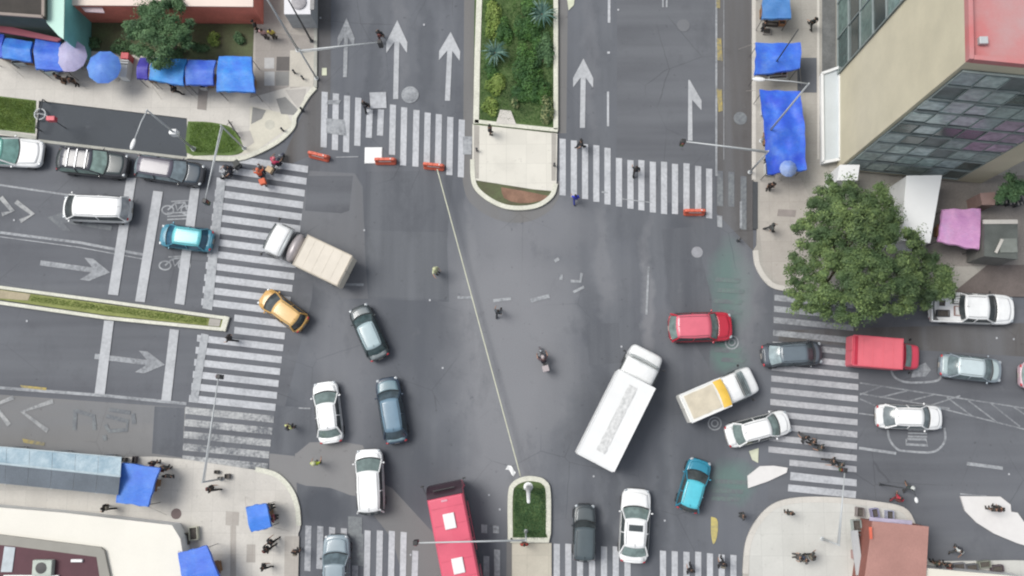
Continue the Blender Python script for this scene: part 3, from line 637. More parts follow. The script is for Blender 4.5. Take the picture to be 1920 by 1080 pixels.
vehicle((725, 708), (745, 831), 47, carpaint('dkblue', (40, 62, 84)), 'sedan', 'dark blue sedan with lit red tail lights heading up the photo', roofm=carpaint('steel_roof_sheen', (112, 144, 166)), hood_sheen=carpaint('steel_hood_sheen', (112, 142, 154)), fr=(.24, .36, .80, .91), glass=clearish('blue_glass', P(60, 78, 88)))  # lighter roof, hood and trunk colours stand for sky mirrored in navy paint
vehicle((692, 842), (697, 963), 52, WH, 'suv', 'white long-roofed car directly above the lower left crossing', fr=(.17, .36, .93, .985), rearglass=m_glassd)
vehicle((632, 1002), (631, 1135), 50, carpaint('greyblue', (150, 168, 178)), 'pickup', 'grey blue pickup standing on the lower left crossing', 'pickup', fr=(.28, .42, .62, .66), glass=clearish('slate_glass', P(92, 110, 118)))
vehicle((1096, 945), (1094, 1050), 42, carpaint('slate', (50, 60, 66)), 'boxy', 'black boxy off-road car on the lower right crossing', fr=(.33, .42, .93, .985), roofm=carpaint('slate_roof_sheen', (78, 92, 98)), hood_sheen=carpaint('slate_hood_sheen', (84, 94, 98)), glass=m_glassd)  # lighter roof and hood paint a reflection onto black bodywork
vehicle((1194, 916), (1186, 1055), 55, WH, 'sedan', 'white sedan with a sunroof right of the black boxy car', fr=(.27, .42, .76, .89), sunroof=(.30, .085))
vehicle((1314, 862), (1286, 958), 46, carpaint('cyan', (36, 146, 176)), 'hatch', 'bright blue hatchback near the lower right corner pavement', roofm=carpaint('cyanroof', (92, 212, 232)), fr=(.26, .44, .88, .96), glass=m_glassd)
vehicle((1479, 789), (1361, 820), 47, WH, 'sedan', 'white sedan nosing onto the right crossing beside the box truck', fr=(.22, .36, .74, .86))
vehicle((1371, 612), (1253, 616), 56, carpaint('red', (206, 34, 62)), 'suv', 'bright red car with a pink sheen on its roof right of centre', roofm=carpaint('pink_roof_sheen', (236, 112, 132)), fr=(.27, .39, .88, .97))  # pink roof colour is a painted sheen on red bodywork
vehicle((1540, 661), (1427, 668), 46, carpaint('charcoal', (58, 66, 74)), 'sedan', 'dark grey sedan on the right crossing behind the red box truck', roofm=carpaint('greyblue_roof_sheen', (108, 122, 132)), hood_sheen=carpaint('char_hood_sheen', (96, 106, 116)), fr=(.17, .30, .70, .86), glass=clearish('smoke_glass', P(80, 92, 98)), rearglass=clearish('sky_glass', P(158, 176, 180)))  # paler roof, hood and trunk: sky reflection coloured into dark grey paint
vehicle((1876, 697), (1760, 684), 46, SV, 'sedan', 'silver sedan in front of the red box truck on the right arm', fr=(.2, .36, .74, .86), roofm=carpaint('silver_roof_sheen', (214, 230, 234)), hood_sheen=carpaint('silver_hood_sheen', (196, 214, 216)), glass=clearish('silver_glass', P(120, 138, 142)))  # brighter roof, hood and trunk colours hold a painted sky reflection
vehicle((1765, 784), (1641, 780), 46, WH, 'sedan', 'white sedan parked over the rounded lane symbol on the right arm', fr=(.24, .36, .74, .88), glass=clearish('grey_glass', P(128, 140, 144)))
tpk, Xp, Lp, Wp = vehicle((1898, 582), (1741, 576), 58, WH, 'pickup', 'white pickup with cargo in its bed on the right arm below the tree', 'pickup', fr=(.25, .38, .62, .645), glass=m_glassd)
vehicle((2020, 709), (1909, 704), 48, carpaint('pinkwhite', (232, 200, 210)), 'hatch', 'pale pink car barely showing at the right edge of the photo', fr=(.26, .40, .80, .95))
# cargo in pickup bed: separate things resting in it
def crate(x, y, z, s, m, label, rz=0, name='crate', cat='crate', group=None):
    mb = MB(); a, b, c = s
    mb.box((0, 0, .02), (a, b, .04))
    for dx, dy, wx, wy in ((-a/2+.02, 0, .04, b), (a/2-.02, 0, .04, b), (0, -b/2+.02, a-.08, .04), (0, b/2-.02, a-.08, .04)): mb.box((dx, dy, c/2+.02), (wx, wy, c))
    mb.box((0, 0, c*.6), (a*.86, b*.86, .05), mi=1)
    o = mb.build(name, [m, mat('crate_fill', P(96, 90, 84), .9, .4, 9)], bevel=.01); o.location = (x, y, z); o.rotation_euler[2] = rz
    return tag(o, label, cat, group)
bc = tpk.matrix_basis.to_translation(); yw = tpk.rotation_euler[2]
def bed(dx, dy): return (tpk.location.x+dx*math.cos(yw)-dy*math.sin(yw), tpk.location.y+dx*math.sin(yw)+dy*math.cos(yw))
x, y = bed(-1.15, .55); crate(x, y, .69, (.6, .6, .4), m_black, 'black crate behind the cab in the bed of the white pickup', yw)
x, y = bed(-1.05, -.25); crate(x, y, .69, (.6, .7, .42), mat('pink_crate', P(190, 150, 140), .7), 'brownish pink crate behind the cab in the bed of the white pickup', yw)
x, y = bed(-2.1, -.45); crate(x, y, .69, (.9, .5, .3), m_steelD, 'grey crate near the tailgate of the white pickup', yw)
x, y = bed(-2.0, .3); crate(x, y, .69, (.8, .5, .2), m_white, 'flat white tray in the bed of the white pickup', yw, 'tray', 'tray')

def rrect(w, h, r, n=4):
    pts = []
    for cx, cy, a0 in ((w/2-r, h/2-r, 0), (-w/2+r, h/2-r, PI/2), (-w/2+r, -h/2+r, PI), (w/2-r, -h/2+r, 3*PI/2)):
        for k in range(n+1): a = a0+PI/2*k/n; pts.append((cx+r*math.cos(a), cy+r*math.sin(a)))
    return pts
def truck(front, rear, label, cabL, cabW, cabH, gap, boxW, boxH, boxM, cabM, nose=.5, boxz=.95, name='box_truck', hh=2.6, cat='truck', roofpatch=None, mid=None, noseZ=None, lip=False, slope=.55, edgem=None, sq=.36):
    A = G(front[0], front[1], hh*.85); B = G(rear[0], rear[1], hh); L = (A-B).length; c = (A+B)/2; yaw = math.atan2(A.y-B.y, A.x-B.x)
    t = thing(name, label, cat, (c.x, c.y, 0), yaw)
    xf = L/2; xr = -L/2; xc = xf-cabL; xb = xc-gap
    # cab: lofted along x
    rings = []
    nz_ = noseZ or cabH*.55
    def ring(x, w, zt, zl=.45):
        return [(x, s*y, z) for s, y, z in [(1, 0, zl), (1, w*.9, zl), (1, w, zl+.2), (1, w, zt*.62), (1, w*.96, zt*.9), (1, w*.80, zt), (1, 0, zt+.05), (-1, w*.80, zt), (-1, w*.96, zt*.9), (-1, w, zt*.62), (-1, w, zl+.2), (-1, w*.9, zl)]]
    for x, w, z_ in [(xf, cabW*sq, nz_*.78), (xf-.06, cabW*max(sq, .43), nz_*.92), (xf-.22, cabW*.48, nz_), (xf-nose, cabW*.5, nz_*1.06), (xf-nose-.04, cabW*.5, nz_*1.10), (xf-nose-.07-slope, cabW*.49, cabH*.97), (xf-nose-.20-slope, cabW*.49, cabH), (xc+.12, cabW*.49, cabH), (xc+.02, cabW*.48, cabH*.96), (xc, cabW*.46, cabH*.9)]:
        rings.append(ring(x, w, z_))
    mb = MB(); mb.loft(rings); mb.build('cab', cabM, t, smooth=True, sub=1)
    mb = MB(); mb.grid(lambda i, j: (xf-nose-.04-slope*i+.06*(1-(2*j-1)**2)+.05, (2*j-1)*cabW*.42, lerp(nz_*1.12, cabH*.97, i)+.06), 4, 5); mb.build('windshield', m_glass if cabM != WH else clearish('pale_glass', P(190, 205, 205)), t, smooth=True)
    for s in (1, -1):
        mb = MB(); mb.box((xf-nose-.9, s*(cabW*.5), cabH*.72), (.9, .03, cabH*.22)); mb.build('side_window', m_glassd, t)
        mb = MB(); mb.tube([(xf-nose-.2, s*cabW*.5, cabH*.8), (xf-nose-.05, s*(cabW*.5+.22), cabH*.82)], .02, 6); mb.box((xf-nose-.05, s*(cabW*.5+.25), cabH*.76), (.08, .16, .36)); mb.build('mirror', m_black, t)
        mb = MB(); mb.sphere((xf-.08, s*cabW*.36, nz_*.6), (.1, .17, .1)); mb.build('headlight', m_head, t, smooth=True)
    mb = MB(); mb.box((xf-.05, 0, .5), (.22, cabW*.86, .22)); mb.build('bumper', m_steelD, t, bevel=.05)
    mb = MB(); mb.box(((xc+xr)/2+.2, 0, .7), (xc-xr+.3, .9, .2)); mb.build('chassis', m_black, t)
    # cargo box
    mb = MB(); bl = xb-xr
    mb.box((xr+bl/2, 0, (boxz+boxH)/2), (bl, boxW, boxH-boxz)); bx = mb.build('cargo_box', boxM, t, bevel=.06)
    mb = MB()
    for s in (1, -1): mb.box((xr+bl/2, s*(boxW/2-.02), boxH+.01), (bl*.99, .07, .05))
    for x in (xr+.06, xb-.06): mb.box((x, 0, boxH+.01), (.07, boxW-.12, .05))
    mb.build('roof_edge', edgem or (m_white if not lip else mat('tarp_rim', P(205, 196, 180), .8)), bx)
    n = int(bl/.62); mb = MB()
    for k in range(1, n): mb.box((xr+bl*k/n, 0, boxH+.004), (.035, boxW*.9, .02))
    mb.build('roof_rib', boxM, bx)
    for s in (1, -1):
        mb = MB(); mb.box((xr-.02, s*boxW*.4, boxz+.15), (.05, .2, .14)); mb.build('taillight', m_tail, t)
        mb = MB(); mb.box((xr-.025, s*boxW*.24, (boxz+boxH)/2), (.05, boxW*.46, (boxH-boxz)*.92)); mb.build('rear_door', boxM, t)
    for x in ((xf-nose-.3), xr+bl*.28) + ((xr+bl*.28+.95,) if L > 8 else ()):
        for s in (1, -1): wheel(t, x, s*(min(cabW, boxW)/2-.14), .44, .28)
    return t, xf, xc, xb, xr, bx
m_tarpbox = mat('cream_tarpaulin', P(236, 228, 214), .9, .05, 1, bump=.3, bs=4)
t6, xf, xc, xb, xr, _ = truck((500, 439), (647, 508), 'truck with a white cab and a cream covered load turning over the left crossing', 1.45, 2.4, 2.3, 1.35, 2.4, 2.6, m_tarpbox, WH, .12, name='cargo_truck', lip=True, slope=.10, sq=.48)
mb = MB(); mb.tube([(xc-.15, -1.05, 2.3), (xc-.15, 1.05, 2.3)], .13, 10); mb.build('rolled_tarpaulin', m_steel, t6, smooth=True)
mb = MB(); mb.sphere((xc-.78, 0, 1.75), (.5, 1.14, .52), 14, 9); mb.build('water_tank', mat('grey_tank', P(176, 170, 172), .35, .1, 1.5, metal=.2), t6, smooth=True)
mb = MB(); mb.box((xc-.7, 0, 1.1), (1.1, 2.2, .5)); mb.build('tool_rack', m_steelD, t6, bevel=.04)
t17, xf, xc, xb, xr, bx = truck((1221, 654), (1116, 867), 'long white box truck crossing the right half, the largest vehicle there', 2.35, 2.6, 2.9, .02, 2.85, 3.5, mat('white_box', P(252, 254, 254, k=.97), .5, .04, .5), WH, .85, name='box_truck', hh=3.4, noseZ=1.9, slope=.22)
mb = MB(); mb.grid(lambda i, j: (lerp(xr+.8, xb-.6, i)+.1*noise.noise((i*9, j*3, 0)), (j-.5)*(.62+.2*noise.noise((i*14, 1, 0))), 3.536), 24, 3); mb.build('roof_grime', mat('grime', P(204, 206, 206), .8, .06, 4.5, col2=P(252, 253, 252), fine=.12), bx, recalc=False)
mb = MB(); mb.box((xc+.85, 0, 2.78), (.06, 1.9, .05)); mb.build('roof_seam', m_steelD, t17)
mb = MB(); mb.box((xc+.05, -.15, 2.76), (.08, 1.5, .05)); mb.build('roof_seam', m_steelD, t17)
t18, xf, xc, xb, xr, bx = truck((1421, 708), (1285, 767), 'short white box truck with a yellow band and beige patch on its roof', 2.5, 2.1, 2.15, .05, 2.1, 2.5, mat('cream_box', P(252, 252, 246), .6, .03, .8), WH, .8, name='delivery_truck', hh=2.4, noseZ=1.35)
mb = MB(); mb.grid(lambda i, j: (xb-.62+.62*i+.09*math.sin(j*PI), (j-.5)*1.95, 2.545+.05*math.sin(i*PI)), 5, 6); mb.build('yellow_panel', mat('yellow_panel', P(244, 200, 74), .5, .1, 2), bx, smooth=True)
mb = MB(); mb.grid(lambda i, j: (lerp(xr+.25, xb-.68, i), (j-.5)*1.7+.06*noise.noise((i*5, j*5, 2)), 2.54+.02*noise.noise((i*4, j*4, 0))), 10, 8); mb.build('roof_cover', mat('beige_cover', P(222, 212, 190), .85, .1, 1.6), bx, smooth=True)
for k in range(4):
    mb = MB(); mb.box((xc+1.05+.13*k, 0, 2.19-.02*k), (.035, 1.55, .05)); mb.build('roof_slat', m_steelD, t18)
m_redt = mat('red_truck_paint', P(226, 66, 92), .4, .05, 1, coat=.3)
t22, xf, xc, xb, xr, bx = truck((1731, 669), (1597, 657), 'red box truck with a narrower cab on the right arm', 1.5, 1.85, 1.8, .12, 2.15, 2.3, mat('red_box', P(238, 112, 126), .5, .06, .9), m_redt, .75, boxz=.8, hh=2.0, name='box_truck', noseZ=1.2, edgem=mat('red_edge', P(228, 92, 110), .5))
mb = MB(); mb.box((xr+.16, 0, 2.31), (.34, 2.0, .03)); mb.build('dark_red_band', mat('dkred', P(196, 26, 60), .5), bx)
# bus
def bus():
    A = G(835, 906, 1.0); d = (G(865, 1060, 1.0)-A).normalized(); L = 12.0; W = 2.55; H = 3.15
    c = A+d*L/2; t = thing('bus', 'pink red city bus with white roof hatches entering at the bottom of the photo', 'bus', (c.x, c.y, 0), math.atan2(-d.y, -d.x))
    m_bus = mat('bus_paint', P(236, 92, 120), .45, .05, .6, coat=.2, fine=.08); m_bd = mat('bus_dark', P(60, 38, 50), .35, .1, 1)
    rings = []
    for x, w, zt, zl in [(L/2, .40, 1.5, .45), (L/2-.05, .47, 2.0, .38), (L/2-.45, .5, 2.85, .35), (L/2-.85, .5, H-.03, .35), (L/2-.95, .5, H, .35), (-L/2+.2, .5, H, .35), (-L/2, .48, H-.2, .4)]:
        w *= W
        rings.append([(x, s*y, z) for s, y, z in [(1, 0, zl), (1, w, zl), (1, w, zt*.4), (1, w, zt-.25), (1, w-.04, zt-.1), (1, w-.14, zt), (1, 0, zt+.03), (-1, w-.14, zt), (-1, w-.04, zt-.1), (-1, w, zt-.25), (-1, w, zt*.4), (-1, w, zl)]])
    mb = MB(); mb.loft(rings); mb.build('body', m_bus, t)
    mb = MB(); 
    def wx(z):
        for (z0, x0), (z1, x1) in zip([(1.0, .0), (1.5, 0), (2.0, -.05), (2.85, -.45), (3.12, -.85)], [(1.5, 0), (2.0, -.05), (2.85, -.45), (3.12, -.85)]):
            if z <= z1: return lerp(x0, x1, (z-z0)/(z1-z0))
        return -.85
    mb.grid(lambda i, j: (L/2+.06+wx(lerp(1.1, 3.13, i)), (2*j-1)*W*(.46 if i < .5 else .49), lerp(1.1, 3.16, i)), 12, 6); ws = mb.build('windshield', m_bd, t, smooth=True)
    mb = MB()
    for s in (1, -1): mb.tube([(L/2+.06, s*.2, 1.35), (L/2-.06, s*.75, 1.9)], .015, 5)
    mb.build('wiper', m_black, ws)
    mb = MB(); mb.box((L/2-.28, 0, 3.0), (.06, 1.5, .22)); mb.build('route_display', m_black, t)
    for x in (3.55, .55, -2.6):
        mb = MB(); mb.box((x, .0, H+.08), (1.05, .78, .12)); mb.build('roof_hatch', m_white, t, bevel=.04)
    mb = MB(); mb.box((L/2-1.05, .1, H+.045), (.12, .42, .05)); mb.build('roof_number_plate', mat('hatch_pale', P(240, 180, 196), .6), t)
    for k in range(9):
        mb = MB(); mb.box((L/2-1.5-k*1.18, 0, H+.022), (.03, W*.86, .02)); mb.build('roof_seam', mat('bus_seam', P(206, 72, 100), .5), t)
    for s in (1, -1):
        for k in range(7):
            mb = MB(); mb.box((L/2-1.8-k*1.45, s*(W/2+.003), 2.15), (1.3, .03, .95)); mb.build('window', m_glassd, t)
        mb = MB(); mb.tube([(L/2-.4, s*W/2, 2.9), (L/2+.15, s*(W/2+.16), 2.75)], .025, 6); mb.box((L/2+.15, s*(W/2+.2), 2.55), (.1, .2, .4)); mb.build('mirror', m_black, t)
        mb = MB(); mb.sphere((L/2-.02, s*.9, .85), (.08, .2, .12)); mb.build('headlight', m_head, t, smooth=True)
    for k in (0, 1):
        mb = MB(); mb.box((L/2-1.0-k*4.4, -(W/2+.006), 1.45), (1.0, .04, 2.0)); mb.build('door', m_glassd, t)
    for x in (L/2-2.4, -L/2+3):
        for s in (1, -1): wheel(t, x, s*(W/2-.16), .48, .3)
bus()
# ------------------------------------------------------------------ people
def skin_mesh(verts, edges, rad, sub=1):
    me = bpy.data.meshes.new('tmp'); me.from_pydata(verts, edges, []); o = bpy.data.objects.new('tmp', me); COL.objects.link(o)
    md = o.modifiers.new('k', 'SKIN')
    for i, r in enumerate(rad):
        sv = me.skin_vertices[0].data[i]; sv.radius = r if isinstance(r, tuple) else (r, r); sv.use_root = (i == 0)
    md.use_smooth_shade = True
    m2 = o.modifiers.new('s', 'SUBSURF'); m2.levels = sub; m2.render_levels = sub
    bpy.context.view_layer.update()
    dg = bpy.context.evaluated_depsgraph_get(); r = bpy.data.meshes.new_from_object(o.evaluated_get(dg))
    bpy.data.objects.remove(o); bpy.data.meshes.remove(me)
    return r
def merge(meshes):
    bm = bmesh.new()
    for m in meshes: bm.from_mesh(m)
    out = bpy.data.meshes.new('person'); bm.to_mesh(out); bm.free()
    out.polygons.foreach_set('use_smooth', [True]*len(out.polygons)); return out
def pose(kind):
    J = {}
    J['pel'] = (0, 0, .95); J['sp'] = (0, .01, 1.14); J['ch'] = (0, 0, 1.34); J['nk'] = (0, .0, 1.49); J['hd'] = (0, .015, 1.575); J['tp'] = (0, .0, 1.67)
    for s, n in ((1, 'l'), (-1, 'r')):
        J['hip'+n] = (s*.09, 0, .90); J['kn'+n] = (s*.10, .02, .50); J['an'+n] = (s*.10, -.01, .09); J['toe'+n] = (s*.12, .15, .035)
        J['sh'+n] = (s*.185, -.01, 1.42); J['el'+n] = (s*.245, -.03, 1.14); J['wr'+n] = (s*.255, .05, .90); J['pm'+n] = (s*.25, .08, .82)
        if kind == 'walk':
            J['kn'+n] = (s*.09, s*.16+.05, .51); J['an'+n] = (s*.09, s*.30-.05, .10 if s > 0 else .16); J['toe'+n] = (s*.10, s*.30+.10, .05 if s > 0 else .06)
            J['el'+n] = (s*.24, -s*.12, 1.15); J['wr'+n] = (s*.24, -s*.22+.08, .94); J['pm'+n] = (s*.235, -s*.24+.12, .87)
        if kind == 'ride':
            J['kn'+n] = (s*.26, .40, .78); J['an'+n] = (s*.24, .18, .42); J['toe'+n] = (s*.26, .34, .36)
            J['el'+n] = (s*.34, .24, 1.20); J['wr'+n] = (s*.34, .48, 1.08); J['pm'+n] = (s*.33, .55, 1.06)
        if kind == 'reach':
            J['el'+n] = (s*.34, .10, 1.24) if s > 0 else (s*.26, .02, 1.14); J['wr'+n] = (s*.42, .32, 1.30) if s > 0 else (s*.24, .18, 1.0)
            J['pm'+n] = (s*.43, .40, 1.31) if s > 0 else (s*.22, .25, .97)
    if kind == 'ride':
        for k, dy in (('sp', .03), ('ch', .12), ('nk', .18), ('hd', .22), ('tp', .22)): J[k] = (0, dy, J[k][2]-.02)
        for n in 'lr': J['sh'+n] = (J['sh'+n][0], .12, 1.40)
    return J
E_body = [('pel', 'sp'), ('sp', 'ch'), ('ch', 'nk'), ('nk', 'hd'), ('hd', 'tp')] + [(a+n, b+n) for n in 'lr' for a, b in (('hip', 'kn'), ('kn', 'an'), ('an', 'toe'), ('sh', 'el'), ('el', 'wr'), ('wr', 'pm'))] + [('pel', 'hip'+n) for n in 'lr'] + [('ch', 'sh'+n) for n in 'lr']
RB = {'pel': (.13, .10), 'sp': (.115, .085), 'ch': (.13, .09), 'nk': .052, 'hd': (.07, .085), 'tp': (.065, .08), 'hip': .085, 'kn': .055, 'an': .038, 'toe': .035, 'sh': .055, 'el': .040, 'wr': .028, 'pm': (.036, .022)}
def sub_skel(J, keys, edges, grow, over=None):
    idx = {k: i for i, k in enumerate(keys)}; rr = []
    for k in keys:
        r = RB.get(k) or RB[k[:-1]]
        if over and (k in over or k[:-1] in over): r = over.get(k) or over[k[:-1]]
        rr.append(tuple(q+grow for q in r) if isinstance(r, tuple) else r+grow)
    return skin_mesh([J[k] for k in keys], [(idx[a], idx[b]) for a, b in edges if a in idx and b in idx], rr)
PM = {}
for kind in ('stand', 'walk', 'ride', 'reach'):
    J = pose(kind); keys = list(J.keys())
    body = sub_skel(J, keys, E_body, 0)
    parts = [body]
    for n in 'lr':
        s = 1 if n == 'l' else -1
        w = Vector(J['wr'+n]); p = Vector(J['pm'+n]); d = (p-w).normalized(); side = d.cross(Vector((s, 0, 0))).normalized(); inn = Vector((-s, 0, 0))
        vs = [tuple(p)]; es = []; rr = [.022]
        for k in range(4):
            a = p+side*(k-1.5)*.021; ln = (.062, .075, .070, .055)[k]
            i0 = len(vs); vs += [tuple(a+d*.03), tuple(a+d*(.03+ln*.55)+inn*.008), tuple(a+d*(.03+ln)+inn*.028)]; rr += [.0095, .0085, .0075]; es += [(0, i0), (i0, i0+1), (i0+1, i0+2)]
        i0 = len(vs); a = w.lerp(p, .5)+side*-.03; vs += [tuple(a), tuple(a+d*.03-side*.022+inn*.01), tuple(a+d*.06-side*.026+inn*.02)]; rr += [.012, .011, .009]; es += [(0, i0), (i0, i0+1), (i0+1, i0+2)]
        parts.append(skin_mesh(vs, es, rr, 1))
    hd = Vector(J['hd'])
    f = MB(); f.sphere((hd.x, hd.y+.088, hd.z+.0), (.013, .022, .022), 8, 5)
    for s in (1, -1): f.sphere((s*.078, hd.y, hd.z+.005), (.010, .02, .03), 8, 5); f.sphere((s*.032, hd.y+.078, hd.z+.03), (.013, .009, .008), 8, 5, mi=1)
    f.sphere((0, hd.y+.082, hd.z-.05), (.024, .008, .006), 8, 4, mi=1)
    fo = f.build('tmp', [m_skin, m_black]); parts.append(fo.data.copy()); bpy.data.objects.remove(fo)
    bodym = merge(parts); bodym.materials.append(m_skin); bodym.materials.append(mat('eye_and_lip', P(70, 40, 38), .5))
    shirt = sub_skel(J, ['pel', 'sp', 'ch', 'shl', 'shr', 'ell', 'elr'], E_body, .02, {'pel': (.15, .115), 'sp': (.135, .10), 'ch': (.145, .105), 'el': .045})
    trou = sub_skel(J, ['pel', 'hipl', 'hipr', 'knl', 'knr', 'anl', 'anr'], E_body, .014, {'an': .048, 'kn': .06})
    h = MB(); n = 14; m_ = 7
    h.loft([[(hd.x+.084*math.sin(PI*.62*(j+.05)/m_)*math.cos(2*PI*k/n), J['tp'][1]-.012+.102*math.sin(PI*.62*(j+.05)/m_)*math.sin(2*PI*k/n), hd.z+.035+.105*math.cos(PI*.62*(j+.05)/m_)) for k in range(n)] for j in range(m_+1)])
    ho = h.build('tmp', m_black, smooth=True); hair = ho.data.copy(); bpy.data.objects.remove(ho)
    hat = MB(); hat.lathe([(.165, -.005), (.17, 0), (.105, .012), (.10, .07), (.06, .10), (.01, .105)], (hd.x, J['tp'][1], hd.z+.05), 16); o_ = hat.build('tmp', m_black, smooth=True); hatm = o_.data.copy(); bpy.data.objects.remove(o_)
    hel = MB(); hel.sphere((hd.x, J['tp'][1]+.005, hd.z+.03), (.125, .145, .13), 14, 9); o_ = hel.build('tmp', m_black, smooth=True); helm = o_.data.copy(); bpy.data.objects.remove(o_)
    sm = MB()
    for nn in 'lr':
        a = Vector(J['an'+nn]); b_ = Vector(J['toe'+nn]); sm.tube([a+Vector((0, -.05, -.04)), a+Vector((0, .02, -.03)), b_+Vector((0, .04, 0))], [.05, .055, .045], 8)
    o_ = sm.build('tmp', m_black, smooth=True); shoes = o_.data.copy(); bpy.data.objects.remove(o_)
    for q in (shirt, trou): q.polygons.foreach_set('use_smooth', [True]*len(q.polygons)); q.materials.append(m_black)
    PM[kind] = dict(body=bodym, shirt=shirt, trousers=trou, hair=hair, hat=hatm, helmet=helm, shoes=shoes)
def cloth(rgb): return mat('cloth_%d_%d_%d' % rgb, P(*rgb), .9, .12, 6)
def part(mesh, name, parent, m=None):
    o = bpy.data.objects.new(name, mesh); COL.objects.link(o); o.parent = parent
    if m: o.material_slots[0].link = 'OBJECT'; o.material_slots[0].material = m
    return o
def person(px, py, ang, kind, shirt, trous, label, z=0, head='hair', hcol=(30, 28, 28), hgt=1.0, vest=None, loc=None, group=None):
    p = loc or G(px, py, z+1.3*hgt if kind != 'ride' else 1.2)
    r = math.radians(ang)-PI/2   # ang: heading, 0 = right, 90 = up in the photo
    t = thing('person', label, 'person', (p.x, p.y, z if loc is None else loc[2]), r, group); t.scale = (hgt*1.06,)*3
    d = PM[kind]
    part(d['body'], 'body', t)
    part(d['shirt'], 'vest' if vest else 'shirt', t, cloth(vest or shirt)); part(d['trousers'], 'trousers', t, cloth(trous)); part(d['shoes'], 'shoes', t, cloth((40, 36, 34)))
    part(d[head], head, t, cloth(hcol))
    if kind in ('walk', 'stand') and random.random() < .35:
        mb = MB(); mb.box((0, -.19, 1.24), (.28, .16, .42), tap=.85); mb.build('backpack', cloth(random.choice([(60, 62, 70), (110, 60, 56), (70, 84, 110), (130, 124, 110)])), t, bevel=.05)
    return t
B = (44, 45, 50)
